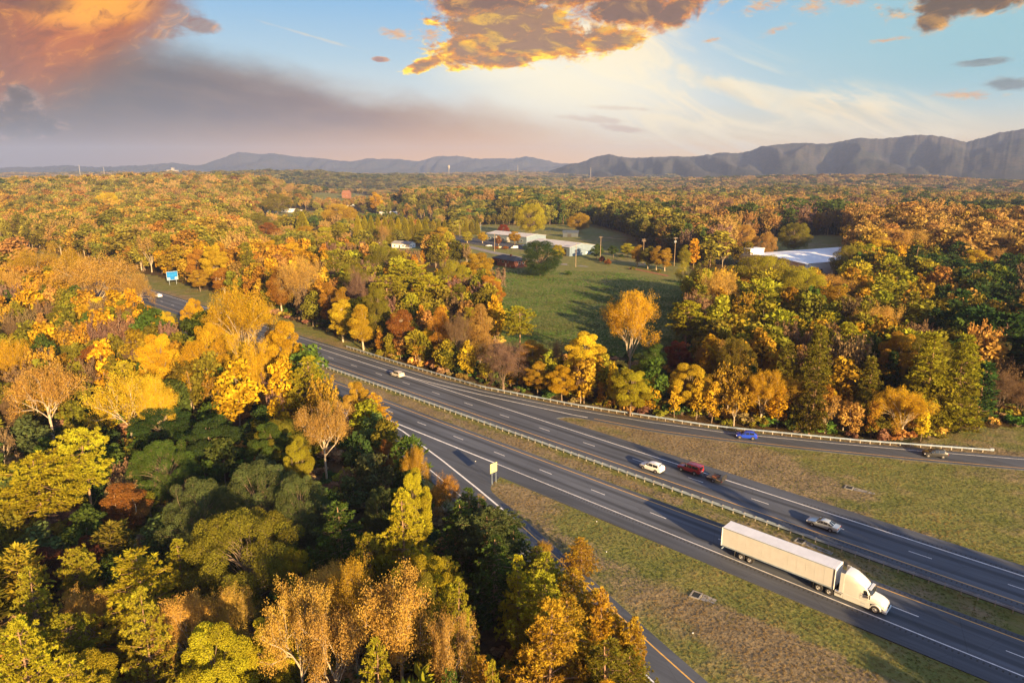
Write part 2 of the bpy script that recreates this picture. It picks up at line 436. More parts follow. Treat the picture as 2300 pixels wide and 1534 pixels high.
# alignments of the ramps, n as a function of s (measured from the lane lines)
def ramp_far_outer(s): return np.interp(s, [-400, -105, -77, -60, -44, -22, 0, 16, 33, 49, 64, 100, 160], [23.4, 23.4, 23.4, 23.7, 25.2, 29.5, 36.0, 42.1, 51.0, 59.9, 68.7, 91, 130])
def ramp_far_inner(s): return np.interp(s, [-77, -64, -52, -41, -16, 3, 16, 33, 49, 63, 100, 160], [20.2, 20.7, 21.9, 23.4, 27.7, 32.4, 37.8, 46.2, 54.8, 62.7, 85, 124])
def ramp_near_line(s): return np.interp(s, [-120, -60, -45, -36, -18, -4, 8.5, 20, 40, 48, 90, 140], [-3.75, -3.75, -4.3, -5.7, -9.95, -13.7, -17.3, -21.0, -27.7, -30.2, -44, -62])
RAMP_W = 4.0

field = pxpoly([(1040, 574), (1200, 584), (1400, 592), (1550, 622), (1545, 700), (1560, 770), (1480, 806), (1250, 800), (1130, 790), (1112, 740), (1128, 690), (1085, 630)])
business = pxpoly([(985, 552), (1040, 520), (1090, 505), (1340, 505), (1420, 530), (1440, 560), (1550, 598), (1555, 634), (1380, 612), (1200, 606), (1060, 594), (1000, 575)])
factory = pxpoly([(1632, 584), (1648, 548), (1905, 548), (1920, 585), (1880, 606), (1700, 612)])
clearing = np.array([W(46, 62), W(70, 76), W(130, 110), W(150, 150), W(95, 135), W(62, 92), W(52, 80)])
home_lot = pxpoly([(830, 552), (960, 556), (1000, 575), (930, 572), (835, 562)])
hamlet = pxpoly([(700, 452), (790, 432), (870, 440), (865, 458), (790, 470), (700, 470)])
hamlet2 = pxpoly([(595, 478), (720, 478), (900, 486), (900, 496), (600, 492)])
truck_lot = pxpoly([(655, 530), (720, 528), (720, 552), (655, 552)])
side_lawn = pxpoly([(2115, 640), (2200, 628), (2300, 640), (2300, 662), (2150, 668)])
OPEN = [field, business, factory, clearing, home_lot, hamlet, hamlet2, truck_lot, side_lawn]
def is_open(x, y):
    """grass or pavement: no woodland"""
    x = np.asarray(x, float); y = np.asarray(y, float)
    s = (x - O0[0]) * DD[0] + (y - O0[1]) * DD[1]; n = (x - O0[0]) * NN[0] + (y - O0[1]) * NN[1]
    hi = ramp_far_outer(s) + np.interp(s, [-520, -300, -210, -190, -130, -105, -90, 60, 64, 130], [8, 20, 18, 13, 12, 10, 4.6, 5, 12, 20])
    lo = np.minimum(ramp_near_line(s) - 9.0, -12.0)
    lo = np.where(s < -55, -8.5, lo)
    r = (n > lo) & (n < hi) & (s < 260) & (s > -900)
    for p in OPEN: r |= inside(p, x, y)
    return r
# ------------------------------------------------------------------ ground sheet
def grid_mesh(name, X, Y, Z, mat, attrs=None, closed=False, smooth_=True):
    nr, na = X.shape
    me = bpy.data.meshes.new(name)
    v = np.stack([X, Y, Z], -1).reshape(-1, 3).astype(np.float32)
    i = np.arange(nr - 1)[:, None] * na; j = np.arange(na if closed else na - 1)[None]
    j2 = (j + 1) % na
    q = np.stack([i + j, i + j2, i + na + j2, i + na + j], -1).reshape(-1, 4).astype(np.int32)
    me.vertices.add(len(v)); me.vertices.foreach_set('co', v.ravel())
    me.loops.add(q.size); me.loops.foreach_set('vertex_index', q.ravel())
    me.polygons.add(len(q)); me.polygons.foreach_set('loop_start', np.arange(0, q.size, 4, dtype=np.int32))
    me.polygons.foreach_set('use_smooth', np.full(len(q), smooth_))
    for k, a in (attrs or {}).items():
        me.attributes.new(k, 'FLOAT', 'POINT').data.foreach_set('value', np.asarray(a, np.float32).ravel())
    me.update(calc_edges=True); me.materials.append(mat); me.validate()
    return me

gm = bpy.data.materials.new('ground_cover'); gm.use_nodes = True
s = Sh(gm.node_tree); pb = gm.node_tree.nodes['Principled BSDF']
gpos = s.node('ShaderNodeNewGeometry').outputs['Position']
def attr(s, n, t='GEOMETRY'): 
    a = s.node('ShaderNodeAttribute', attribute_name=n, attribute_type=t); return a
wood = attr(s, 'wood').outputs['Fac']; dry = attr(s, 'dry').outputs['Fac']
n1 = s.noise(gpos, .035, 6, .62); n2 = s.noise(gpos, .22, 6, .65); n3 = s.noise(gpos, 1.6, 5, .7)
gr = s.cr(s.add(s.mul(n2, .6), s.mul(n3, .4)), [(.30, (.095, .115, .028)), (.45, (.14, .155, .042)), (.58, (.185, .175, .056)), (.72, (.25, .20, .08))])
dr = s.cr(s.add(s.mul(n2, .5), s.mul(n3, .5)), [(.30, (.11, .085, .052)), (.48, (.185, .145, .085)), (.62, (.26, .205, .115)), (.75, (.33, .26, .15))])
gcol = s.mix(s.ramp(s.add(s.add(dry, s.mul(s.sub(n1, .5), 1.5)), s.mul(s.sub(n2, .5), .9)), .30, .75), gr, dr)
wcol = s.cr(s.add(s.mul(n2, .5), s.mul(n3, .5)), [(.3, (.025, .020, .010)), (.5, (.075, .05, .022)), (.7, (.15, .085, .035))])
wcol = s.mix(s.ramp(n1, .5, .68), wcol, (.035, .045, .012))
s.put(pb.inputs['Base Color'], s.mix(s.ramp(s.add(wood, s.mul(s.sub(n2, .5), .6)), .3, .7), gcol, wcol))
pb.inputs['Roughness'].default_value = .95; pb.inputs['Specular IOR Level'].default_value = .1
bn = s.node('ShaderNodeBump'); bn.inputs['Strength'].default_value = .9; bn.inputs['Distance'].default_value = .35
s.put(bn.inputs['Height'], s.add(n3, s.mul(n2, 2.0))); s.put(pb.inputs['Normal'], bn.outputs[0])

_r = [3.0]
while _r[-1] < 12000: _r.append(_r[-1] + max(1.4, _r[-1] * .016))
_r = np.array(_r)
_a = np.concatenate([np.linspace(-48, 48, 430, endpoint=False), np.linspace(48, 312, 130, endpoint=False)])
Rg, Ag = np.meshgrid(_r, np.radians(_a), indexing='ij')
GX, GY = Rg * np.sin(Ag), Rg * np.cos(Ag)
GZ = ground_z(GX, GY)
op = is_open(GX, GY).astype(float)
sg, ng = (GX - O0[0]) * DD[0] + (GY - O0[1]) * DD[1], (GX - O0[0]) * NN[0] + (GY - O0[1]) * NN[1]
road_zone = (ng > -60) & (ng < 110) & (np.abs(sg) < 900) & (op > 0)
dry_sunlit_v = np.full(GX.shape, .35)
dry_sunlit_v = np.where(inside(field, GX, GY), -.05 + .40 * np.exp(-((GX - 40) / 60) ** 2 - ((GY - 345) / 30) ** 2) + .25 * np.exp(-((GX - 20) / 30) ** 2 - ((GY - 290) / 18) ** 2), dry_sunlit_v)
def patch(px, py, rs, rn, k):
    p = at(px, py); cs, cn = SN(*p)
    return k * np.exp(-((sg - cs) / rs) ** 2 - ((ng - cn) / rn) ** 2)
dry_sunlit_v = dry_sunlit_v + patch(1720, 1450, 16, 4.5, .85) + patch(1250, 1210, 16, 3, .3) + patch(1560, 1000, 34, 6, .75) + patch(1180, 1130, 9, 4, .5)  # dry grass; the ramp island and upper gore also get painted sunlight
dry_sunlit_v = dry_sunlit_v + .55 * np.exp(-((ng - 6.5) / 1.4) ** 2) * (sg < 25) + .2 * np.exp(-((ng - 6.5) / 1.6) ** 2)
dry_sunlit_v = dry_sunlit_v + .5 * np.exp(-((ng - ramp_far_outer(sg) - 3) / 1.5) ** 2) + .4 * np.exp(-((ng - 23.6) / .8) ** 2) * (sg > -16)
dry_sunlit_v = dry_sunlit_v - .35 * ((ng < -9) & (ng > -14) & (sg > 15)) - patch(1560, 1300, 25, 2.2, .5)
me = grid_mesh('ground', GX, GY, GZ, gm, {'wood': 1 - op, 'dry': dry_sunlit_v}, closed=True)
tag(link('ground', me), kind='structure')

# ------------------------------------------------------------------ roads
def asphalt(name, base, tone=(1, 1, 1)):
    m = bpy.data.materials.new(name); m.use_nodes = True
    s = Sh(m.node_tree); p = m.node_tree.nodes['Principled BSDF']
    g = s.node('ShaderNodeNewGeometry').outputs['Position']
    def dot(v, off):
        n = s.node('ShaderNodeVectorMath', operation='DOT_PRODUCT'); s.put(n.inputs[0], g); n.inputs[1].default_value = (v[0], v[1], 0)
        return s.sub(n.outputs['Value'], off)
    ss = dot(DD, float(O0 @ DD)); nn = dot(NN, float(O0 @ NN))
    vec = s.xyz(s.mul(ss, .03), s.mul(nn, .9), 0)
    st = s.noise(vec, 1.0, 5, .6); fine = s.noise(g, 9, 3, .7); big = s.noise(g, .05, 3, .5)
    k = s.add(s.ramp(st, .3, .7, o0=.80, o1=1.18), s.mul(s.sub(fine, .5), .35))
    k = s.mul(k, s.ramp(big, .35, .65, o0=.9, o1=1.12))
    # traffic: an oil-dark band down the middle of each lane, polished wheel paths beside it
    def band(c, w):
        d = s.m('ABSOLUTE', s.sub(nn, c)); return s.ramp(d, w, w * .25)
    oil = s.mx(s.mx(band(-1.87, .75), band(1.83, .75)), s.mx(band(14.4, .75), band(18.2, .75)))
    k = s.mul(k, s.sub(1.0, s.mul(oil, .42)))
    lane = s.mul(s.ramp(nn, -3.9, -3.6), s.ramp(nn, 3.7, 3.4)); lane2 = s.mul(s.ramp(nn, 12.3, 12.6), s.ramp(nn, 20.3, 20.0))
    k = s.mul(k, s.add(.88, s.mul(s.mx(lane, lane2), .18)))
    crk = s.node('ShaderNodeTexVoronoi', feature='DISTANCE_TO_EDGE'); crk.inputs['Scale'].default_value = .16
    s.put(crk.inputs['Vector'], g)
    k = s.mul(k, s.ramp(crk.outputs['Distance'], .0, .008, o0=.78, o1=1.0))
    pv_ = s.node('ShaderNodeTexVoronoi', feature='F1'); pv_.inputs['Scale'].default_value = 1.0; s.put(pv_.inputs['Vector'], s.xyz(s.mul(ss, .045), s.mul(nn, .27), 3.0))
    pc_ = s.node('ShaderNodeSeparateColor'); s.link(pv_.outputs['Color'], pc_.inputs[0])
    k = s.mul(k, s.ramp(pc_.outputs[0], .0, 1.0, smooth=False, o0=.90, o1=1.10))
    v = s.node('ShaderNodeVectorMath', operation='SCALE'); v.inputs[0].default_value = tuple(b * t for b, t in zip(base, tone)); s.put(v.inputs['Scale'], k)
    s.put(p.inputs['Base Color'], v.outputs[0]); p.inputs['Roughness'].default_value = .85; p.inputs['Specular IOR Level'].default_value = .25
    bn = s.node('ShaderNodeBump'); bn.inputs['Strength'].default_value = .25; bn.inputs['Distance'].default_value = .02
    s.put(bn.inputs['Height'], fine); s.put(p.inputs['Normal'], bn.outputs[0])
    return m
M['asphalt'] = asphalt('asphalt', (.080, .092, .114))
M['asphalt_lot'] = asphalt('lot_asphalt', (.07, .07, .075))
M['lane_white'] = pmat('road_paint_white', (.70, .70, .68), .6, noise=.18, nscale=1.2)
M['lane_yellow'] = pmat('road_paint_yellow', (.62, .36, .07), .6, noise=.18, nscale=1.2)
ROAD_Z = .03
def strip_sheet(name, ss, lo, hi, mat, z=ROAD_Z, skirt=.25, kind='structure', parent=None):
    """a sheet between n=lo(s) and n=hi(s), with edges turned down into the soil"""
    b = MB(); rows = []
    for s_, a, c in zip(ss, lo, hi):
        pa, pc = W(s_, a), W(s_, c); k = len(b.v)
        b.v += [(pa[0], pa[1], z - skirt), (pa[0], pa[1], z), (pc[0], pc[1], z), (pc[0], pc[1], z - skirt)] if skirt else [(pa[0], pa[1], z), (pc[0], pc[1], z)]
        rows.append(k)
    for a, c in zip(rows[:-1], rows[1:]):
        for i in range(3 if skirt else 1):
            b.f.append((a + i, c + i, c + i + 1, a + i + 1)); b.mi.append(0)
    o = b.build(name, mat, parent); return tag(o, kind=kind)
sA = np.concatenate([np.arange(-900, -140, 20), np.arange(-140, 261, 4.)])
road_near = strip_sheet('road', sA, np.full(sA.shape, -7.4), np.full(sA.shape, 4.6), M['asphalt'])
road_far = strip_sheet('road', sA, np.full(sA.shape, 9.9), np.full(sA.shape, 23.3), M['asphalt'])
sB = np.concatenate([np.arange(-140, -6, 4.), np.arange(-6, 2, .5), np.arange(2, 150, 4.)])
up = np.where(sB < -4.6, -7.4, np.minimum(-7.4, ramp_near_line(sB) + 1.5 + 4.8 * np.exp(-np.maximum(sB + 4.6, 0) / 1.0)))
exit_ramp = strip_sheet('exit_ramp', sB, np.minimum(-7.5, ramp_near_line(sB) - RAMP_W - 2.0), up, M['asphalt'])
sC = np.concatenate([np.arange(-300, -20, 4.), np.arange(-20, -12, .5), np.arange(-12, 160, 4.)])
lo = np.where(sC < -17, 23.3, np.maximum(23.3, ramp_far_inner(sC) - 1.1 - 3.3 * np.exp(-np.maximum(sC + 17, 0) / 1.1)))
entry_ramp = strip_sheet('entry_ramp', sC, lo, np.maximum(23.4, ramp_far_outer(sC) + 1.5), M['asphalt'])

def mark(name, pts, width, mat, parent, z=ROAD_Z + .008):
    """painted line along (s, n) points"""
    p = [W(*q) for q in pts]; b = MB(); ks = []
    for i, q in enumerate(p):
        t = p[min(i + 1, len(p) - 1)] - p[max(i - 1, 0)]; t = t / np.linalg.norm(t); nrm = np.array([-t[1], t[0]]) * width / 2
        k = len(b.v); b.v += [(q[0] - nrm[0], q[1] - nrm[1], z), (q[0] + nrm[0], q[1] + nrm[1], z)]; ks.append(k)
    for a, c in zip(ks[:-1], ks[1:]): b.f.append((a, c, c + 1, a + 1)); b.mi.append(0)
    return tag(b.build(name, mat, parent), kind='structure')
LW = .18
mark('edge_line', [(s_, -3.75) for s_ in np.arange(-46, 261, 6.)], LW, M['lane_white'], road_near)
mark('edge_line', [(s_, 3.45) for s_ in np.arange(-900, 261, 10.)], LW, M['lane_yellow'], road_near)
mark('edge_line', [(s_, 12.45) for s_ in np.arange(-900, 261, 10.)], LW, M['lane_yellow'], road_far)
mark('edge_line', [(s_, 20.1) for s_ in np.arange(-116, 261, 6.)], LW * 1.25, M['lane_white'], road_far)
mark('gore_line', [(s_, float(ramp_near_line(s_))) for s_ in np.arange(-46, 8.1, 2.)], .34, M['lane_white'], exit_ramp)
mark('gore_line', [(s_, -3.76) for s_ in np.arange(-46, -8, 2.)], .34, M['lane_white'], road_near, z=ROAD_Z + .012)
mark('edge_line', [(s_, float(ramp_near_line(s_))) for s_ in np.arange(8.2, 140, 3.)], .2, M['lane_yellow'], exit_ramp)
mark('edge_line', [(s_, float(ramp_near_line(s_)) - RAMP_W) for s_ in np.arange(-120, 140, 4.)], .2, M['lane_white'], exit_ramp)
mark('edge_line', [(s_, float(ramp_far_outer(s_))) for s_ in np.arange(-300, 160, 4.)], LW, M['lane_white'], entry_ramp)
mark('gore_line', [(s_, float(ramp_far_inner(s_))) for s_ in np.arange(-76, -11, 2.)], .26, M['lane_white'], entry_ramp, z=ROAD_Z + .012)
mark('edge_line', [(s_, float(ramp_far_inner(s_))) for s_ in np.arange(-10.5, 160, 4.)], LW, M['lane_yellow'], entry_ramp)
dash = MB().poly([(-1.52, -.075, 0), (1.52, -.075, 0), (1.52, .075, 0), (-1.52, .075, 0)]).mesh('lane_dash', M['lane_white'])
for s0, n0, par in ((0.0, 0.0, road_near), (-2.2, 16.3, road_far)):
    for k in range(-26, 16):
        p = W(s0 + 12.19 * k, n0)
        o = link('lane_dash', dash, par, (p[0], p[1], ROAD_Z + .009), (0, 0, ROAD_ANG)); tag(o, kind='structure')
# rumble strips milled into the shoulders: short dark grooves, too many to count
M['groove'] = pmat('groove', (.035, .035, .037), .95)
def rumble(n0, par, s0=-60, s1=90):
    b = MB()
    for s_ in np.arange(s0, s1, .62):
        q = [W(s_, n0 - .2), W(s_ + .2, n0 - .2), W(s_ + .2, n0 + .2), W(s_, n0 + .2)]
        b.poly([(p[0], p[1], ROAD_Z + .004) for p in q])
    return tag(b.build('rumble_strip', M['groove'], par), kind='stuff')
rumble(-4.35, road_near, 0, 95); rumble(4.05, road_near, 30, 95); rumble(11.85, road_far, 40, 95); rumble(20.75, road_far, 40, 95)

# ------------------------------------------------------------------ far mountains
mm = bpy.data.materials.new('wooded_slope'); mm.use_nodes = True
s = Sh(mm.node_tree); pb = mm.node_tree.nodes['Principled BSDF']
g = s.node('ShaderNodeNewGeometry').outputs['Position']
a1 = s.noise(g, .0022, 5, .6); a2 = s.noise(g, .05, 3, .7)
s.put(pb.inputs['Base Color'], s.mix(s.ramp(s.add(s.mul(a1, .35), s.mul(a2, .65)), .38, .62), (.020, .030, .028), (.062, .052, .042)))
pb.inputs['Roughness'].default_value = 1.0; pb.inputs['Specular IOR Level'].default_value = 0
bn = s.node('ShaderNodeBump'); bn.inputs['Strength'].default_value = .2; bn.inputs['Distance'].default_value = 4
s.put(bn.inputs['Height'], a2); s.put(pb.inputs['Normal'], bn.outputs[0])
def mountain(pxs, pys, D, depth, nx, seed, spur, skew, amp):
    pxf = np.linspace(pxs[0], pxs[-1], nx)
    az = np.arctan((pxf - CXP) / FPX)
    rngr = np.random.default_rng(seed)
    top = np.interp(pxf, pxs, pys)
    top = top - (fbm(pxf / 26.0, pxf * 0 + seed, seed, 3) - .5) * 5.0 - (fbm(pxf / 5.0, pxf * 0 + seed, seed + 9, 2) - .5) * 2.0
    el = np.array([math.radians(azel(a, b)[1]) for a, b in zip(pxf, top)])
    H = np.maximum(CAM_H + D / 1.0 * np.tan(el), 3)
    t = np.linspace(-.35, 1, 56)[:, None]                        # 0 = crest, 1 = foot towards the camera
    rr = D - depth * t
    A = np.broadcast_to(az[None], (56, nx)); Rr = np.broadcast_to(rr, (56, nx))
    prof = np.where(t >= 0, (1 - np.clip(t, 0, 1)) ** 1.15, 1 + t * 2.2)
    u = A * spur + t * skew + 1.3 * (fbm(A * 14, A * 0 + seed, seed + 31, 2) - .5) * 2 + .7 * (fbm(A * 40, t * 3 + seed, seed + 33, 2) - .5)
    fr_ = u - np.floor(u); jj = .5 + .45 * (_vn(np.floor(u) * 1.0 + .5, u * 0 + seed, seed + 21) - .5)
    rid = np.where(fr_ < jj, fr_ / jj, (1 - fr_) / (1 - jj)); rid = .8 * (rid * rid * (3 - 2 * rid)) + .35 * (fbm(u * 2.3, t * 2.0 + seed, seed + 3, 2) - .5) + .2
    env = np.clip(t * 3.0, 0, 1) * np.clip((1.05 - t) * 2.5, 0, 1)
    Z = H[None] * prof * (1 + amp * env * (rid - .82))
    Z = Z + env * (fbm(A * 90, Rr / 140, seed + 5, 3) - .5) * 12
    Z = np.where(t > .985, -8, Z)
    return grid_mesh('mountain_ridge', Rr * np.sin(A), Rr * np.cos(A), Z, mm)
tag(link('mountain_ridge', mountain([-420, -150, 0, 180, 250, 420, 470, 500, 555, 600, 640, 700, 800, 840, 900, 950, 985, 1030, 1080, 1150, 1180, 1240, 1285, 1330, 1400],
    [384, 381, 378, 372, 376, 367, 372, 361, 342, 346, 346, 353, 361, 357, 356, 362, 351, 350, 357, 356, 352, 364, 369, 377, 386], 8800, 1500, 620, 4, 26, 1.6, .5)), kind='structure')
tag(link('mountain_ridge', mountain([1230, 1280, 1310, 1360, 1400, 1500, 1560, 1600, 1640, 1690, 1760, 1830, 1900, 1950, 2030, 2090, 2130, 2170, 2200, 2250, 2300, 2400, 2550, 2750],
    [384, 369, 360, 346, 353, 352, 350, 342, 343, 330, 321, 322, 309, 311, 301, 309, 318, 308, 298, 288, 284, 296, 318, 340], 5600, 2100, 720, 7, 10.5, -1.0, .75)), kind='structure')

# ------------------------------------------------------------------ haze
hz = MB().box(-12600, -12600, -70, 12600, 12600, 470)
hm = bpy.data.materials.new('haze'); hm.use_nodes = True; nt = hm.node_tree
nt.nodes.remove(nt.nodes['Principled BSDF'])
pv = nt.nodes.new('ShaderNodeVolumePrincipled'); pv.inputs['Density'].default_value = 8.8e-5
pv.inputs['Color'].default_value = (.32, .44, .80, 1); pv.inputs['Anisotropy'].default_value = 0.0
nt.links.new(pv.outputs[0], nt.nodes['Material Output'].inputs['Volume'])
haze = tag(hz.build('haze', hm), kind='stuff')
# ------------------------------------------------------------------ trees: prototypes
def leaf_material(name, instanced):
    m = bpy.data.materials.new(name); m.use_nodes = True; nt = m.node_tree; nt.nodes.remove(nt.nodes['Principled BSDF'])
    s = Sh(nt); out = nt.nodes['Material Output']
    if instanced:
        base = attr(s, 'tone', 'INSTANCER').outputs['Color']
    else:
        base = s.node('ShaderNodeObjectInfo').outputs['Color']
    tint = attr(s, 'tint').outputs['Fac']
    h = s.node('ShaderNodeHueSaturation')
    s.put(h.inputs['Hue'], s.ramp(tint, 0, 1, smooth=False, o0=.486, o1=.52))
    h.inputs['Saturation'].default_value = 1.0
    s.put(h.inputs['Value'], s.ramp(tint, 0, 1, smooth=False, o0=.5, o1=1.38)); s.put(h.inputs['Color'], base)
    d = s.node('ShaderNodeBsdfDiffuse'); t = s.node('ShaderNodeBsdfTranslucent')
    s.put(d.inputs['Color'], h.outputs[0]); s.put(t.inputs['Color'], h.outputs[0])
    mx = s.node('ShaderNodeMixShader'); mx.inputs[0].default_value = .36
    s.link(d.outputs[0], mx.inputs[1]); s.link(t.outputs[0], mx.inputs[2]); s.link(mx.outputs[0], out.inputs[0])
    return m
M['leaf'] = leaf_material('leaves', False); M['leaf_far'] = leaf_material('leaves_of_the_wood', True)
M['bark'] = pmat('bark', (.17, .125, .085), .95, noise=.35, nscale=2.5, bump=.5, bscale=9)
M['bark_pale'] = pmat('pale_bark', (.36, .30, .22), .9, noise=.3, nscale=2.5, bump=.4, bscale=9)
M['bark_pine'] = pmat('pine_bark', (.24, .15, .09), .95, noise=.35, nscale=2.5, bump=.5, bscale=9)

def unit(v): return v / (np.linalg.norm(v, axis=-1, keepdims=True) + 1e-9)
class Leaves:
    def __init__(s): s.q = []; s.t = []
    def add(s, pos, nrm, size, tint, rng, aspect=.62, along=None):
        n = len(pos)
        if n == 0: return
        a = unit(np.cross(nrm, unit(rng.normal(size=(n, 3))))) if along is None else unit(along)
        b = unit(np.cross(nrm, a))
        sz = (size * rng.uniform(.7, 1.3, n))[:, None]
        a = a * sz * .5; b = b * sz * .5 * aspect
        s.q.append(np.stack([pos - a, pos + b, pos + a, pos - b], 1)); s.t.append(np.broadcast_to(tint, (n,)).copy())
    def clump(s, c, r, n, size, rng, up=.25, flat=.85, tint=None, shell=.5):
        d = unit(rng.normal(size=(n, 3)) + np.array([0, 0, up]))
        rad = r * (shell + (1 - shell) * rng.random(n) ** .6)
        pos = np.asarray(c) + d * rad[:, None] * np.array([1, 1, flat])
        nr = unit(d + rng.normal(size=(n, 3)) * .85)
        t0 = rng.random() if tint is None else tint
        s.add(pos, nr, size, np.clip(.55 * t0 + .45 * rng.random(n), 0, 1), rng)
    def mesh(s, name, mat, extra=None):
        q = np.concatenate(s.q).astype(np.float32); t = np.repeat(np.concatenate(s.t), 4).astype(np.float32)
        n = len(q); nv = n * 4; v = q.reshape(-1, 3); fi = np.arange(nv, dtype=np.int32).reshape(-1, 4); mi = np.zeros(n, np.int32)
        mats = [mat]
        if extra:
            ev, ef, em = extra
            k = nv; v = np.concatenate([v, np.asarray(ev, np.float32)]); t = np.concatenate([t, np.full(len(ev), .5, np.float32)])
            ef = np.asarray(ef, np.int32) + k; fi = np.concatenate([fi, ef]); mi = np.concatenate([mi, np.ones(len(ef), np.int32)]); mats.append(em)
        me = bpy.data.meshes.new(name)
        me.vertices.add(len(v)); me.vertices.foreach_set('co', v.ravel())
        me.loops.add(fi.size); me.loops.foreach_set('vertex_index', fi.ravel())
        me.polygons.add(len(fi)); me.polygons.foreach_set('loop_start', np.arange(0, fi.size, 4, dtype=np.int32))
        for m in mats: me.materials.append(m)
        me.polygons.foreach_set('material_index', mi)
        me.attributes.new('tint', 'FLOAT', 'POINT').data.foreach_set('value', t)
        me.update(calc_edges=True); return me
class Wood:
    def __init__(s): s.v = []; s.f = []
    def limb(s, pts, r0, r1, n=5):
        pts = [np.asarray(p, float) for p in pts]; m = len(pts); prev = None
        for i, p in enumerate(pts):
            t = unit(pts[min(i + 1, m - 1)] - pts[max(i - 1, 0)])
            a = unit(np.cross(t, [0, 0, 1.0] if abs(t[2]) < .9 else [1.0, 0, 0])); b = np.cross(t, a)
            r = r0 + (r1 - r0) * i / (m - 1); k = len(s.v)
            for j in range(n):
                an = 2 * math.pi * j / n; s.v.append(p + (a * math.cos(an) + b * math.sin(an)) * r)
            if prev is not None:
                for j in range(n): s.f.append((prev + j, prev + (j + 1) % n, k + (j + 1) % n, k + j))
            prev = k
    def mesh(s, name, mat):
        me = bpy.data.meshes.new(name); me.from_pydata([tuple(p) for p in s.v], [], s.f); me.materials.append(mat)
        me.polygons.foreach_set('use_smooth', [True] * len(s.f)); me.update(); return me
def curve(a, b, rng, n=5, sag=.12, up=.0):
    a, b = np.asarray(a, float), np.asarray(b, float); L = np.linalg.norm(b - a)
    o = rng.normal(size=3) * L * sag; o[2] = abs(o[2]) * .3 + up * L
    return [a + (b - a) * t + o * math.sin(math.pi * t) for t in np.linspace(0, 1, n)]

DET = [2.8, .53]
HT = 20.0                                           # every prototype is 20 m tall; objects scale it
def broadleaf(seed, w=11.0, base=.28, lobes=34, n=520, size=.42, lr=.17, spread=1.0, up=.3, topw=.8, tw=0, hollow=.5, trunk_r=.28, wood_bits=True, sep=.62):
    rng = np.random.default_rng(seed); L = Leaves(); Wd = Wood()
    zc = HT * (base + (1 - base) * .5); hz_ = HT * (1 - base) * .5
    lean = rng.normal(size=2) * .35
    top = np.array([lean[0], lean[1], HT * .86])
    Wd.limb(curve((0, 0, -.6), top, rng, 8, .015), trunk_r, .05, 7)
    trunk = lambda z: np.array([lean[0], lean[1], 0]) * (z / HT) + np.array([0, 0, z])
    i = 0; centers = []
    tries = 0
    while len(centers) < lobes and tries < 4000:
        tries += 1
        d = unit(rng.normal(size=3)); rad = hollow + (1 - hollow) * rng.random() ** .7
        zz = d[2] * rad
        ww = w / 2 * (1.0 if zz < 0 else 1 - (1 - topw) * zz) * spread
        c = np.array([d[0] * ww * rad, d[1] * ww * rad, zc + zz * hz_])
        r = w * lr * rng.uniform(.7, 1.25)
        c[0] *= 1 - r / (w * 1.1); c[1] *= 1 - r / (w * 1.1); c[2] = min(c[2], HT - r * .75)
        if any(np.linalg.norm(c - q) < sep * min(r, qr) + .5 for q, qr in centers): continue
        centers.append((c, r))
    for c, r in centers:
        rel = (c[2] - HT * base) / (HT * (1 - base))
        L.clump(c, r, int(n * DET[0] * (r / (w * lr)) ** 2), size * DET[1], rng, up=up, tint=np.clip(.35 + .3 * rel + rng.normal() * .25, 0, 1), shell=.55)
        if wood_bits:
            z0 = HT * base * .7 + (c[2] - HT * base * .7) * rng.uniform(.25, .6)
            Wd.limb(curve(trunk(max(1.5, z0)), c, rng, 5, .08, .06), .11, .03, 4)
            for _ in range(tw):
                e = c + unit(rng.normal(size=3) + np.array([0, 0, .4])) * r * .95
                Wd.limb([c, (c + e) / 2 + rng.normal(size=3) * .1, e], .03, .012, 3)
    return L, Wd, w
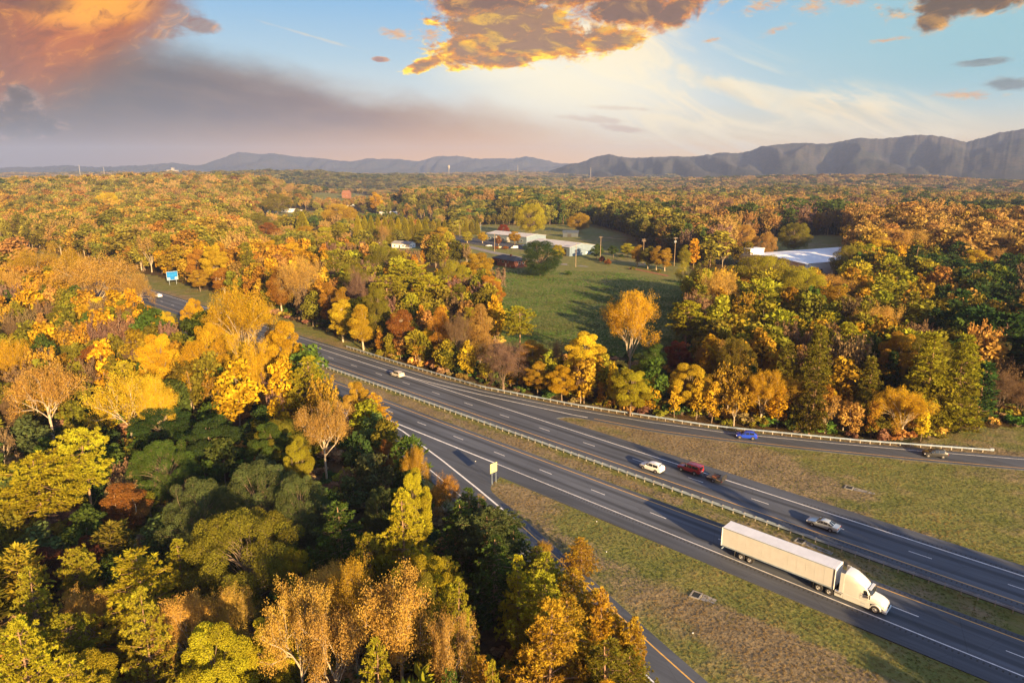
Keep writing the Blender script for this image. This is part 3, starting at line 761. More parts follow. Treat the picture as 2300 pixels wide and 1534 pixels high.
def sparse(seed, w=12.0, base=.22, n=24, size=.36, lim=9, col='bark_pale', density=1.0, vase=.75, trunk_r=.26, levels=3, cr=1.0):
    """open autumn tree: limbs fork again and again, leaves hang in small tufts near the tips"""
    rng = np.random.default_rng(seed); L = Leaves(); Wd = Wood()
    z0 = HT * base
    Wd.limb(curve((0, 0, -.6), (rng.normal() * .2, rng.normal() * .2, z0 + 1), rng, 5, .01), trunk_r, trunk_r * .75, 7)
    def grow(p, d, length, r, lev):
        q = p + d * length
        pts = curve(p, q, rng, 4, .07, .03); Wd.limb(pts, r, r * .55, 4 if lev < 2 else 3)
        if lev >= 1:
            for t in np.linspace(.3, 1, 3 if lev < levels else 4):
                if rng.random() < density:
                    c = p + (q - p) * t + rng.normal(size=3) * .35
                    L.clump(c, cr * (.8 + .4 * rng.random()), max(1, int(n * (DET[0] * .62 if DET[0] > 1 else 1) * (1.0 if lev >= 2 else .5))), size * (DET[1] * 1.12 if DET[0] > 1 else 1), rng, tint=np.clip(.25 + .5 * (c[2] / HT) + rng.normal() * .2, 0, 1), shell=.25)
        if lev < levels:
            k = 3 if lev > 0 else 4
            for i in range(k):
                nd = unit(d * 1.1 + rng.normal(size=3) * .55 + np.array([0, 0, .18]))
                grow(p + (q - p) * rng.uniform(.55, 1.0), nd, length * rng.uniform(.52, .75), r * .52, lev + 1)
    for i in range(lim):
        an = 2 * math.pi * (i + rng.uniform(-.3, .3)) / lim * 1.618
        tilt = rng.uniform(.25, 1.0) * vase
        d = unit(np.array([math.cos(an) * tilt, math.sin(an) * tilt, 1.0 - .25 * tilt]))
        grow(np.array([0, 0, z0 * rng.uniform(.75, 1.1)]), d, HT * (1 - base) * rng.uniform(.36, .5), trunk_r * .5, 0)
    q = np.concatenate(L.q); zt = np.percentile(q[..., 2], 99.5); k = (HT - z0) / (zt - z0)
    wx = np.percentile(np.hypot(q[..., 0], q[..., 1]), 97) * 2; kx = w / wx
    for a in L.q:
        z = a[..., 2]; a[..., 2] = np.where(z > z0, z0 + (z - z0) * k, z); a[..., :2] *= kx
    for p in Wd.v:
        if p[2] > z0: p[2] = z0 + (p[2] - z0) * k
        f = np.clip((p[2] - z0 * .6) / (z0 * .5), 0, 1); p[:2] *= 1 + (kx - 1) * f
    return L, Wd, w
def tuft(L, c, d, n, ln, wd, rng, tint, spreadk=.8):
    dd = unit(np.asarray(d) + rng.normal(size=(n, 3)) * spreadk)
    pos = np.asarray(c) + dd * ln * .5
    nr = unit(np.cross(dd, rng.normal(size=(n, 3))))
    L.add(pos, nr, ln, np.clip(tint + rng.normal(size=n) * .12, 0, 1), rng, aspect=wd, along=dd)
def pine(seed, w=9.0, base=.5, whorls=13, per=6, tn=16, flat=False, ln=.85, droop=.1, top_round=.55, dens=1.0, trunk_r=.3, snag=5):
    """pine: bare straight trunk, level or rising limbs, needles in bunches along the outer half"""
    rng = np.random.default_rng(seed); L = Leaves(); Wd = Wood()
    Wd.limb(curve((0, 0, -.6), (rng.normal() * .4, rng.normal() * .4, HT * .985), rng, 9, .008), trunk_r, .05, 7)
    for i in range(snag):
        z = HT * base * rng.uniform(.55, 1.0); an = rng.uniform(0, 6.28)
        Wd.limb(curve((0, 0, z), (math.cos(an) * w * .22, math.sin(an) * w * .22, z + rng.uniform(-.5, .6)), rng, 4, .1), .06, .015, 3)
    for k in range(whorls):
        t = (k + rng.uniform(-.3, .3)) / (whorls - 1); t = min(max(t, 0), 1)
        z = HT * (base + (1 - base) * t * .97)
        prof = math.sin(math.pi * (.20 + .78 * t)) ** top_round if not flat else (1 - t) ** .75 * .92 + .08
        if t > .92 and not flat: prof *= .7
        for j in range(per):
            an = 2 * math.pi * (j + rng.uniform(-.35, .35)) / per + k * 2.4
            ln_b = w / 2 * prof * rng.uniform(.62, 1.12)
            if rng.random() < .08: continue
            rise = (.55 * t - .12 + rng.normal() * .12) if not flat else (.18 * t - droop + rng.normal() * .07)
            p0 = np.array([0, 0, z]); p1 = p0 + np.array([math.cos(an) * ln_b, math.sin(an) * ln_b, ln_b * rise + (.10 * ln_b if flat else 0)])
            pts = curve(p0, p1, rng, 5, .05, -.05)
            Wd.limb(pts, .075 * (1 - .5 * t) + .02, .015, 3)
            m = max(3, int(ln_b * 3.0 * dens))
            tb = np.clip(.30 + .4 * t + rng.normal() * .2, 0, 1)
            for u in np.linspace(.32, 1.0, m):
                c = np.array(pts[0]) * (1 - u) + p1 * u + np.array([0, 0, -.05 * ln_b * math.sin(math.pi * u)])
                lat = np.array([-math.sin(an), math.cos(an), 0]) * rng.normal() * (.32 * ln_b * (1 - u) + .3)
                c = c + lat + rng.normal(size=3) * .12
                up = .75 if not flat else .45
                out = np.array([math.cos(an), math.sin(an), 0]) * .6 + lat * .3
                tuft(L, c, out + np.array([0, 0, up]), int(tn * (1.7 if DET[0] > 1 else 1)), ln * (.74 if DET[0] > 1 else 1) * rng.uniform(.7, 1.15), .22 if DET[0] > 1 else .30, rng, tb, .62)
    return L, Wd, w
def cypress(seed, w=5.0, n=9000, size=.5, base=.02, power=.72):
    rng = np.random.default_rng(seed); L = Leaves(); Wd = Wood()
    Wd.limb([(0, 0, -.6), (0, 0, HT * .5), (0, 0, HT * .95)], .2, .03, 6)
    t = rng.random(n) ** 1.15; an = rng.uniform(0, 6.283, n)
    ph = rng.uniform(0, 6.28, 4)
    lump = 1 + .10 * np.sin(3 * an + ph[0] + t * 5) + .10 * np.sin(5 * an + ph[1] - t * 11) + .06 * np.sin(9 * an + t * 25 + ph[2])
    r = w / 2 * ((1 - t) ** power) * np.minimum(1, .55 + t * 6) * lump * (.72 + .30 * rng.random(n) ** .5)
    pos = np.stack([r * np.cos(an), r * np.sin(an), HT * (base + (1 - base) * t)], 1)
    out = np.stack([np.cos(an), np.sin(an), np.full(n, .9)], 1)
    al = unit(out + rng.normal(size=(n, 3)) * .35)
    nr = unit(np.stack([np.cos(an), np.sin(an), np.full(n, .2)], 1) + rng.normal(size=(n, 3)) * .5)
    L.add(pos, nr, size, np.clip(.5 * lump - .1 + rng.normal(size=n) * .15, 0, 1), rng, .5, along=al)
    return L, Wd, w
def bare(seed, w=9.0, leafy=5, levels=4):
    return sparse(seed, w=w, base=.16, n=leafy, size=.30, lim=10, density=.6, vase=.62, trunk_r=.22, levels=levels)
def bush(seed, w=20.0, lobes=16, n=260, size=1.6):
    rng = np.random.default_rng(seed); L = Leaves(); Wd = Wood()
    for i in range(lobes):
        an = rng.uniform(0, 6.28); rr = w * .36 * rng.random() ** .5
        c = np.array([math.cos(an) * rr, math.sin(an) * rr, HT * rng.uniform(.25, .74) * (1 - .35 * (rr / (w * .36)) ** 2)])
        L.clump(c, w * .2 * rng.uniform(.7, 1.2), n, size, rng, up=.35, shell=.4)
        Wd.limb(curve((rng.normal() * .5, rng.normal() * .5, -.6), c, rng, 4, .1), .35, .1, 4)
    return L, Wd, w

PROTO = {}
def proto(key, gen, bark='bark'):
    L, Wd, w = gen
    PROTO[key] = (L.mesh('crown_' + key, M['leaf']), Wd.mesh('trunk_' + key, M[bark]), w)
proto('round0', broadleaf(11, 11.5, .24, 44, 560, .42, lr=.14, sep=.85, tw=2)); proto('round1', broadleaf(12, 12.5, .22, 48, 520, .42, lr=.13, sep=.9, tw=2)); proto('round2', broadleaf(13, 10.5, .3, 36, 600, .42, lr=.15, topw=.65, sep=.85, tw=2))
proto('oak0', broadleaf(21, 24.0, .14, 92, 330, .44, lr=.085, tw=3, sep=.95, hollow=.6)); proto('oak1', broadleaf(22, 23.0, .14, 86, 340, .44, lr=.09, topw=.85, tw=3, sep=.95, hollow=.6))
proto('dome0', broadleaf(23, 17.0, .03, 70, 420, .42, lr=.12, topw=.55, sep=.7, hollow=.7))
proto('broad0', sparse(44, 12.0, .46, 30, .34, 9, density=.8, vase=1.25, levels=2, cr=1.15), 'bark_pale'); proto('broad1', sparse(45, 11.5, .42, 30, .34, 10, density=.78, vase=1.2, levels=2, cr=1.1), 'bark_pale')
proto('tall0', broadleaf(31, 6.5, .14, 34, 420, .38, lr=.21, topw=.45), 'bark_pale'); proto('tall1', broadleaf(32, 7.5, .18, 34, 420, .38, lr=.2, topw=.5), 'bark_pale')
proto('open0', sparse(41, 12.0, .2, 15, .34), 'bark_pale'); proto('open1', sparse(42, 12.0, .24, 14, .34, density=.85), 'bark_pale'); proto('open2', sparse(43, 11, .16, 17, .34, vase=.95), 'bark_pale')
proto('bare0', bare(51), 'bark'); proto('bare1', bare(52, 8.0, 7), 'bark')
proto('pine0', pine(61, 9.0, .52), 'bark_pine'); proto('pine1', pine(62, 10.0, .45, 15), 'bark_pine'); proto('pine2', pine(63, 8.0, .42, 16, 5, snag=8), 'bark_pine')
proto('spread0', pine(71, 13.0, .18, 17, 6, 13, True, .75, -.02, dens=.9), 'bark_pine'); proto('spread1', pine(72, 12.0, .12, 18, 6, 13, True, .75, .02, dens=.9), 'bark_pine')
proto('fir0', pine(81, 8.5, .05, 24, 7, 13, True, .8, .12, dens=1.0, snag=0), 'bark_pine'); proto('fir1', pine(82, 8.0, .08, 26, 7, 12, True, .8, .05, dens=1.0, snag=0), 'bark_pine')
proto('cypress0', cypress(91, 7.0, 14000, .42)); proto('cypress1', cypress(92, 7.0, 14000, .42))
proto('bush0', bush(95)); proto('bush1', bush(96, 22.0, 20, 240))

DET[:] = [1.0, 1.0]
# light versions for the wood that runs to the horizon (one mesh each: crown and stem)
def light(key, gen, bark):
    L, Wd, w = gen
    return (L.mesh('wood_' + key, M['leaf_far'], (np.array(Wd.v), [f for f in Wd.f], M[bark])), w)
def l_round(seed, **k): return broadleaf(seed, wood_bits=False, **k)
FAR = [light('round', l_round(101, w=11.0, base=.2, lobes=22, n=62, size=1.25, lr=.2), 'bark'),
       light('round', l_round(102, w=12.0, base=.2, lobes=24, n=60, size=1.25, lr=.19), 'bark'),
       light('tall', l_round(103, w=8.0, base=.15, lobes=18, n=60, size=1.1, lr=.22, topw=.5), 'bark'),
       light('bare', sparse(104, 10.5, .2, 6, .85, 8, density=.95, levels=2, vase=.9), 'bark_pale'),
       light('pine', pine(105, 8.5, .4, 9, 5, 6, False, 1.7, dens=.5, snag=0), 'bark_pine'),
       light('fir', pine(106, 7.5, .06, 12, 6, 5, True, 1.8, .08, dens=.5, snag=0), 'bark_pine'),
       light('bush', bush(107, 20, 10, 46, 3.6), 'bark'),
       light('oak', l_round(108, w=14.0, base=.16, lobes=32, n=62, size=1.15, lr=.15), 'bark')]
PAL = dict(gold=(.46, .275, .016), yellow=(.51, .355, .024), amber=(.38, .235, .024), orange=(.37, .185, .026), tan=(.36, .215, .058), peach=(.46, .285, .062),
           rust=(.25, .10, .026), red=(.22, .04, .02), maroon=(.10, .034, .022), lime=(.34, .295, .02), ygreen=(.28, .25, .022), olive=(.17, .155, .020),
           green=(.075, .115, .022), dark=(.042, .072, .020), grey=(.10, .125, .042), brown=(.19, .12, .065), mauve=(.20, .12, .09))

# stuff: points -> instances, one object
def scatter(name, pts, scl, rot, tone, idx, protos, label=None, kind='stuff'):
    me = bpy.data.meshes.new(name); n = len(pts)
    me.vertices.add(n); me.vertices.foreach_set('co', np.asarray(pts, np.float32).ravel())
    me.attributes.new('scl', 'FLOAT_VECTOR', 'POINT').data.foreach_set('vector', np.asarray(scl, np.float32).ravel())
    me.attributes.new('rotz', 'FLOAT', 'POINT').data.foreach_set('value', np.asarray(rot, np.float32))
    t4 = np.concatenate([np.asarray(tone, np.float32), np.ones((n, 1), np.float32)], 1)
    me.attributes.new('tone', 'FLOAT_COLOR', 'POINT').data.foreach_set('color', t4.ravel())
    me.attributes.new('pick', 'INT', 'POINT').data.foreach_set('value', np.asarray(idx, np.int32))
    me.update(); o = link(name, me); tag(o, kind=kind)
    ng = bpy.data.node_groups.new(name, 'GeometryNodeTree')
    ng.interface.new_socket('Geometry', in_out='INPUT', socket_type='NodeSocketGeometry'); ng.interface.new_socket('Geometry', in_out='OUTPUT', socket_type='NodeSocketGeometry')
    gi = ng.nodes.new('NodeGroupInput'); go = ng.nodes.new('NodeGroupOutput'); jn = ng.nodes.new('GeometryNodeJoinGeometry')
    def na(nm, ty):
        a = ng.nodes.new('GeometryNodeInputNamedAttribute'); a.data_type = ty; a.inputs['Name'].default_value = nm; return a.outputs[0]
    for k, pm in enumerate(protos):
        src = bpy.data.objects.new(name + '_source', pm)
        oi = ng.nodes.new('GeometryNodeObjectInfo'); oi.inputs['Object'].default_value = src; oi.inputs['As Instance'].default_value = False
        gti = ng.nodes.new('GeometryNodeGeometryToInstance'); ng.links.new(oi.outputs['Geometry'], gti.inputs[0])
        iop = ng.nodes.new('GeometryNodeInstanceOnPoints'); ng.links.new(gi.outputs[0], iop.inputs['Points']); ng.links.new(gti.outputs[0], iop.inputs['Instance'])
        cmp_ = ng.nodes.new('FunctionNodeCompare'); cmp_.data_type = 'INT'; cmp_.operation = 'EQUAL'
        ng.links.new(na('pick', 'INT'), cmp_.inputs[2]); cmp_.inputs[3].default_value = k
        ng.links.new(cmp_.outputs[0], iop.inputs['Selection'])
        cx = ng.nodes.new('ShaderNodeCombineXYZ'); ng.links.new(na('rotz', 'FLOAT'), cx.inputs[2]); ng.links.new(cx.outputs[0], iop.inputs['Rotation'])
        ng.links.new(na('scl', 'FLOAT_VECTOR'), iop.inputs['Scale']); ng.links.new(iop.outputs[0], jn.inputs[0])
    ng.links.new(jn.outputs[0], go.inputs[0])
    md = o.modifiers.new('scatter', 'NODES'); md.node_group = ng
    return o
# ------------------------------------------------------------------ trees one can tell apart
# kind | x of the crown | y of its tip | crown width | b<y of the foot> or h<height in m> | colour | label
HEROES = '''
pine0|172|966|120|h25|lime|flat topped yellow pine on a long bare trunk above the grey green oaks
pine1|78|1026|180|h21|lime|wide yellow green pine with dead lower limbs, cut by the left edge of the picture
tall0|272|1080|98|h14|rust|small rust brown oval tree to the right of the wide yellow pine
oak1|362|984|150|h17|green|dark green rounded tree above the big grey green oaks
round0|360|912|150|h15|dark|dark green tree in shade below the sparse yellow trees
round2|474|938|120|h15|dark|dark green tree in shade right of the first dark one, below the golden tree
round0|606|950|100|h15|green|mid green round tree in shade left of the tan tree with forked limbs
round2|664|984|66|h17|ygreen|small dark tree with a bright yellow cap below the tan forked tree
oak0|580|1044|190|h18|grey|large grey green oak with billowing crown in the middle of the near wood
oak1|438|1082|180|h18|grey|grey green oak with yellow tips left of the largest grey oak
oak0|668|1072|140|h17|grey|grey green oak right of the largest grey oak
oak1|545|1142|270|h21|olive|broad olive oak with bright yellow shoulders, lower left
round1|182|1214|100|h12|maroon|dark red small tree under the wide yellow pine
round1|80|1238|130|h11|maroon|maroon thicket tree at the left edge under the pines
spread1|300|1238|290|h21|lime|broad feathery yellow pine with flat layered boughs, lower left
spread0|312|1322|170|h24|ygreen|bright green pine with two pale trunks near the bottom edge
spread1|60|1272|130|h18|ygreen|yellow green feathery pine at the left edge below the maroon thicket
spread0|38|1388|220|h23|lime|large golden pine in the bottom left corner
round0|470|1400|170|h21|lime|yellow leafed tree beside the big tan oak at the bottom edge
bush0|304|1476|110|h6|red|bright red shrub between the pale pine trunks
spread1|150|1474|200|h20|lime|golden pine at the bottom edge left of the red shrub
broad0|896|1296|210|h22|peach|large orange tan oak with pale spreading limbs, bottom centre
broad1|662|1322|190|h22|peach|orange tan oak left of the largest bottom oak, limbs pale
broad0|742|1372|150|h21|tan|tan oak in front between the two orange oaks at the bottom
open0|786|1256|130|h22|amber|orange and olive oak standing behind the two orange oaks
round0|892|1270|64|h20|lime|small yellow green crown rising behind the largest orange oak
round1|950|1294|82|h19|olive|olive crown right behind the largest orange oak
spread1|842|1432|150|h23|ygreen|yellow green pine in front of the largest orange oak
broad1|1010|1392|130|h19|tan|small brown orange oak right of the largest orange oak
spread0|903|1100|170|h21|lime|layered pine with golden upper boughs below the exit ramp line
round0|926|1056|86|h19|lime|yellow green rounded crown just above the layered golden pine
spread1|757|1130|210|h18|green|broad green pine with a few yellow tips left of the layered golden pine
pine1|1094|1152|140|h14|grey|grey green pine in shade beside the exit ramp
spread0|1164|1246|112|h17|lime|yellow topped pine in shade beside the lower exit ramp
spread1|1028|1296|122|h19|ygreen|olive pine in the dark gap right of the orange oaks
spread0|1238|1346|250|h22|amber|large gold and green pine beside the exit ramp, bottom centre right
spread1|1352|1322|110|h16|amber|golden feathery pine leaning over the exit ramp
pine2|1425|1390|60|h11|amber|small golden pine tip nearest the exit ramp line at the bottom
spread0|1105|1484|96|h18|ygreen|yellow green pine at the bottom edge below the olive gold pine
spread1|1345|1456|140|h13|olive|dark olive pine at the bottom edge by the exit ramp
spread0|1010|1500|120|h15|green|dark green pine at the bottom edge under the small brown oak
open0|930|1006|70|h13|amber|orange yellow tree overhanging the thick white gore line
open1|1000|1070|90|h10|orange|orange sparse tree beside the upper exit ramp
open2|1068|1124|70|b1222|tan|low tan tree on the bank of the exit ramp
spread1|1302|1208|100|b1286|amber|lone small orange pine sapling on the grass edge of the ramp
open1|1222|1218|44|b1268|amber|tiny orange tree on the grass edge, left of the lone sapling
spread0|691|800|150|h19|lime|golden topped pine left of the start of the median guardrail
round0|800|856|64|h14|amber|narrow orange gold tree left of the hidden end of the near lanes
spread1|842|884|112|b985|gold|golden pine leaning over the near lanes where they leave the wood
broad0|722|906|130|h19|tan|tan tree with forked pale limbs in the shaded wood
tall0|868|984|40|h10|rust|rust red small tree in shade beside the thick gore line
round0|630|946|120|h14|olive|olive tree in shade behind the tan forked tree
oak1|461|730|140|h24|gold|broad golden tree with dense billowing crown left of the highway
round0|352|752|96|h22|gold|golden tree just left of the broad golden one
open2|556|752|116|h23|gold|orange gold tree with pale forked trunk beside the highway
round1|637|722|96|h21|gold|golden tree at the point where the highway appears
open0|542|652|160|h23|gold|tall open golden tree hiding the far bend of the highway
round2|430|672|60|h20|gold|small golden crown in front of the far blue sign road
open1|486|678|70|h20|gold|golden crown between the small one and the tall open one
round2|366|700|62|h17|yellow|low yellow crown below the lone pinkish tree
broad0|91|826|165|h24|peach|vase shaped tan gold tree with pale stems at the left
open1|5|765|110|h22|gold|golden tree cut by the left edge of the picture
broad1|278|846|170|h23|yellow|sparse yellow tree with bare lower limbs above the dark wood
open0|345|850|90|h22|yellow|thin yellow crown joined to the sparse yellow tree on its right
pine0|274|814|64|h20|lime|bright green gold pine left of the broad golden tree
open0|315|616|76|b712|tan|lone rounded pinkish tan tree beside the far highway
open1|197|578|190|h21|peach|big tan gold tree with white limbs left of the far highway
open2|68|550|120|h21|amber|orange tan tree in the wood at the upper left
open0|152|560|76|h21|amber|orange tan crown left of the big white limbed tree
open1|20|610|90|h19|peach|peach coloured tree at the left edge above the shaded hollow
open2|110|620|90|h18|peach|peach coloured tree below the orange tan one at the upper left
round0|271|673|46|h15|olive|small olive crown left of the lone pinkish tree
round1|85|659|62|h15|ygreen|rounded yellow green tree in the left wood
round0|217|668|46|h15|yellow|small yellow crown under the big white limbed tree
round1|135|690|76|h15|olive|olive crown right of the rounded yellow green tree
round2|190|683|56|h14|gold|small gold crown between two olive crowns in the left wood
bare0|34|722|80|h15|brown|grey brown bare tree at the left edge in shade
bare1|160|731|66|h15|brown|bare brown tree in the shaded left wood
bare0|262|715|76|h15|mauve|bare mauve tree below the small olive crown
round0|115|730|56|h15|yellow|yellow crown between the two bare trees of the shaded left wood
tall1|203|774|70|h16|rust|brown rust oval tree in the shaded left wood
oak1|150|776|84|h14|olive|olive tree left of the brown rust oval one
round1|101|800|80|h12|maroon|maroon tree in shade behind the vase shaped tree
round1|60|806|70|h13|green|green tree in shade behind the vase shaped tree
bare1|300|760|66|h14|mauve|bare mauve tree left of the golden one beside the broad crown
round0|30|890|90|h14|brown|brown tree in deep shade at the left edge
oak0|200|506|70|h20|gold|golden tree in the sunlit slope above the blue road sign, far left
round0|254|514|58|h19|red|orange red tree in the sunlit slope above the blue road sign
oak1|356|524|84|h21|amber|olive gold oak directly above the blue road sign
round2|420|500|66|h21|gold|golden tree above and to the right of the blue road sign
open0|310|540|70|h18|orange|orange tree left of the olive gold oak above the sign
round2|488|550|64|b652|yellow|yellow tree at the grass verge right of the blue road sign
fir0|563|544|62|b660|olive|dark layered pine right of the yellow verge tree
fir1|598|600|46|b668|olive|smaller dark layered pine beside the first one
tall0|505|600|54|b662|orange|red orange tree between the yellow verge tree and the layered pine
round0|450|606|50|b655|amber|amber tree at the verge just right of the blue road sign
round1|445|560|60|h19|orange|orange crown behind the amber verge tree
round2|610|540|46|b612|gold|small yellow crown right above the layered pines
round0|661|545|64|b625|gold|bright orange yellow crown right of the small yellow one
oak0|556|480|124|h20|olive|large olive oak left of the parked white lorry
round1|603|500|54|h17|rust|rust crown at the right side of the large olive oak
tall1|634|596|58|b706|orange|orange columnar tree on the far verge by the grass bank
bare0|680|578|110|b716|peach|tall bare tan trees with crooked limbs on the far verge
fir0|640|662|44|b702|green|small dark green pine under the orange columnar tree
spread0|748|566|92|h22|olive|olive pine in the roadside wood right of the bare tan tree
oak1|856|552|100|h21|olive|olive tree at the top of the roadside wood
round0|790|590|80|h22|olive|olive crown between the two olive pines of the roadside wood
pine1|962|622|92|h23|lime|round topped yellow green pine in the roadside wood
pine0|872|620|96|h23|ygreen|olive gold pine left of the round topped one
pine1|920|588|88|h22|ygreen|olive pine behind the round topped one
oak1|1011|584|84|h20|ygreen|olive gold tree near the brick house lawn
round0|1070|568|84|h20|amber|orange olive tree at the corner of the green field
round2|1100|620|74|h20|orange|orange tree leaning over the left edge of the field
pine2|1030|640|70|h20|olive|dark olive pine behind the orange field edge tree
bare1|809|602|54|b740|mauve|purple grey bare tree in the roadside wood
tall0|746|630|52|b738|orange|orange tree left of the purple grey bare one
tall1|772|644|48|b752|amber|amber tree in front of the purple grey bare one
tall0|771|668|56|b768|yellow|yellow tree at the grass bank left of the guardrail end
tall1|817|682|66|b786|yellow|brightest yellow narrow tree just above the guardrail end
round0|851|645|68|b782|olive|dark olive tree right of the brightest yellow one
tall0|904|690|66|b802|rust|reddish columnar tree with a pale stem behind the guardrail
tall1|990|690|62|b822|orange|orange columnar tree behind the guardrail, right of the reddish one
tall0|962|735|40|b815|yellow|slim yellow tree between the reddish and orange columnar trees
bare0|1035|706|70|b842|brown|bare brown tree right of the orange columnar tree
tall1|1080|680|66|b835|tan|tan tree at the field corner right of the bare brown one
round0|1057|690|60|h18|ygreen|yellow olive crown behind the bare brown tree
bare1|1130|768|124|b878|mauve|rounded purple brown bare tree behind the guardrail
tall0|1195|764|72|b835|orange|orange tree behind the gap between the bare round tree and the lone pine
round0|1208|814|66|b888|amber|amber small tree at the guardrail right of the bare round tree
round1|1262|822|76|b902|gold|golden small tree at the guardrail left of the tall yellow one
round0|1310|748|98|b885|yellow|bright yellow tree at the near edge of the field
pine0|1165|690|78|b806|ygreen|lone pine with a bare trunk standing against the green field
bare0|1250|768|50|b850|brown|thin brown tree between the lone pine and the bright yellow tree
open0|1413|654|138|b840|gold|tall sparse golden tree in front of the green field
pine2|1539|678|92|b796|lime|yellow green pine at the right end of the green field
round0|1415|834|104|b934|lime|lime yellow rounded tree at the guardrail
round1|1545|820|98|b928|yellow|bright yellow tree at the guardrail right of the lime one
open0|1596|762|86|b872|tan|tan rounded open tree behind the bright yellow guardrail tree
round0|1520|768|66|b850|red|red orange tree under the yellow green pine
round2|1590|842|66|b935|amber|amber tree touching the bright yellow guardrail tree
tall0|1466|770|60|b860|green|dark green tree right of the tall sparse golden one
open0|1708|834|104|b956|gold|golden open tree at the guardrail above the blue car
open1|1796|848|118|b958|amber|orange gold open tree at the guardrail right of the golden one
round0|1840|858|66|b948|yellow|yellow crown touching the orange gold guardrail tree
open2|1893|896|84|b966|orange|low orange brown tree at the guardrail
open0|2022|878|130|b985|gold|wide yellow shrubby tree at the right end of the tree line
bush0|1960|920|70|b975|olive|olive shrub left of the wide yellow shrubby tree
round0|1642|754|46|b812|maroon|maroon small tree in the dark wood left of the pines
oak0|1723|575|190|h24|ygreen|huge olive green oak above the dark pines
oak1|1800|600|124|h22|ygreen|olive oak joined to the right side of the huge one
open1|1602|608|96|b738|peach|tree with white dead top left of the huge olive oak
open2|1560|590|80|h18|ygreen|olive yellow open tree at the end of the lot
tall1|1865|640|118|b762|amber|broad orange gold tree right of the huge olive oak
open0|1872|618|100|h20|peach|peach coloured crown behind the broad orange gold tree
open1|1970|686|126|b812|peach|peach tan tree with spreading crown right of the broad orange one
tall0|1778|704|36|b800|amber|pale orange cone shaped tree in front of the huge olive oak
fir0|1820|730|104|b936|olive|dark olive layered pine in the middle of the right wood
pine2|1886|728|86|b892|ygreen|yellow green pine right of the dark layered one
fir1|1760|770|86|b925|olive|layered pine left of the dark olive one
fir0|2066|746|128|b965|ygreen|big conical pine near the right end of the tree line
fir1|2140|752|124|b968|ygreen|biggest conical pine at the right end of the tree line
fir0|1940|800|90|b945|olive|dark pine behind the orange brown guardrail tree
fir1|2042|552|80|b652|dark|dark lone spruce in the tan wood at the right
open0|2010|494|150|h23|peach|tan gold tree on the hill top behind the dark spruce
open1|2080|512|120|h22|peach|tan tree on the hill right of the dark spruce
open2|2150|520|120|h21|tan|tan bare looking tree behind the bright yellow lawn tree
open0|2260|516|120|h21|tan|tan tree on the hill at the right edge
open1|1940|500|110|h22|amber|amber tree on the hill left of the hill top tree
round0|1980|538|80|h19|yellow|bright yellow crown right of the long blue roof
oak1|1917|552|96|h20|olive|olive tree at the right end of the long blue roof
round0|2184|562|72|b642|yellow|bright lemon yellow tree on the lawn at the far right
open2|2230|556|90|h17|tan|tan bare tree right of the lemon yellow one
open0|2100|694|46|h15|tan|small pinkish tan crown in the dark right wood
open1|2213|694|62|h15|orange|orange crown in the dark wood at the right
open2|2168|720|58|h14|peach|peach crown left of the orange one in the dark right wood
spread0|2020|664|96|h18|olive|olive pine with feathery boughs below the dark spruce
spread1|2076|646|90|h17|green|green feathery pine right of the olive feathery one
spread0|2196|666|96|h17|dark|dark green pine below the lawn at the right
spread1|2276|670|90|h17|dark|dark green pine at the right edge
spread0|2250|730|90|h16|dark|dark pine below the orange crown at the right edge
spread1|1930|648|80|h16|olive|olive pine below the yellow gabled house
bare0|2236|838|110|b930|brown|tangled dead tree with bare grey boughs at the right edge
bare1|2286|860|80|b940|brown|dark bare tree cut by the right edge
round1|2240|770|80|h15|rust|rust coloured tree above the tangled dead one
round0|1680|820|60|b920|dark|dark evergreen behind the golden open guardrail tree
fir0|1990|790|80|b930|dark|dark pine left of the two big conical pines
dome0|1213|537|100|b620|dark|huge dark green magnolia beside the brick house
round1|1252|550|34|b588|lime|yellow tree peeping out at the right of the magnolia
round2|958|514|54|b564|olive|left one of two rounded rust green lawn trees
round0|992|510|56|b566|amber|right one of two rounded rust green lawn trees
tall0|1050|519|26|b546|lime|small yellow parking lot tree, left of two
tall1|1084|521|26|b547|yellow|small yellow parking lot tree, right of two
round0|1156|520|32|b550|amber|round orange tree against the first warehouse wall
tall0|1120|528|14|b552|rust|very small rust tree in front of the first warehouse
round1|1340|549|32|b582|green|round green tree on the lawn right of the second warehouse
round2|1377|552|26|b580|green|round green tree between the warehouse and the yellow lot tree
round0|1409|547|36|b578|lime|yellow green rounded tree at the corner of the lot
tall1|1431|550|36|b600|amber|first orange tree from the left in the row along the lot
tall0|1455|551|34|b604|olive|second tree in the row along the lot, greener than its neighbours
tall1|1474|552|34|b607|amber|third tree in the row along the lot, orange gold
tall0|1493|555|34|b609|amber|fourth tree in the row along the lot, orange gold
tall1|1534|550|32|b612|ygreen|last tree in the row along the lot, yellow green
round1|1131|505|28|b530|red|red tree behind the first warehouse
oak0|1193|458|80|b530|lime|large yellow olive tree behind the warehouses
bush0|1366|580|18|b594|rust|rust brown round shrub beside the road pole
bush1|1352|574|16|b588|maroon|dark maroon shrub behind the rust brown one
bush0|1395|570|16|b578|dark|dark low shrub left of the lot entrance
bush1|1277|608|16|b618|green|low green bush on the field right of the magnolia
bush0|1028|545|20|b560|maroon|dark red shrub beside the road left of the lot
bush0|1116|552|16|b560|rust|rust hedge left of the small lawn sign
bush1|1135|552|16|b560|rust|rust hedge right of the small lawn sign
bush0|1420|598|14|b606|olive|clipped shrub left of the white lot sign
bush1|1480|604|12|b611|olive|clipped shrub under the row of lot trees
cypress0|681|474|40|b530|lime|bright green cypress left of the olive oak behind the houses
oak1|764|458|88|b512|amber|orange olive oak in front of the white far houses
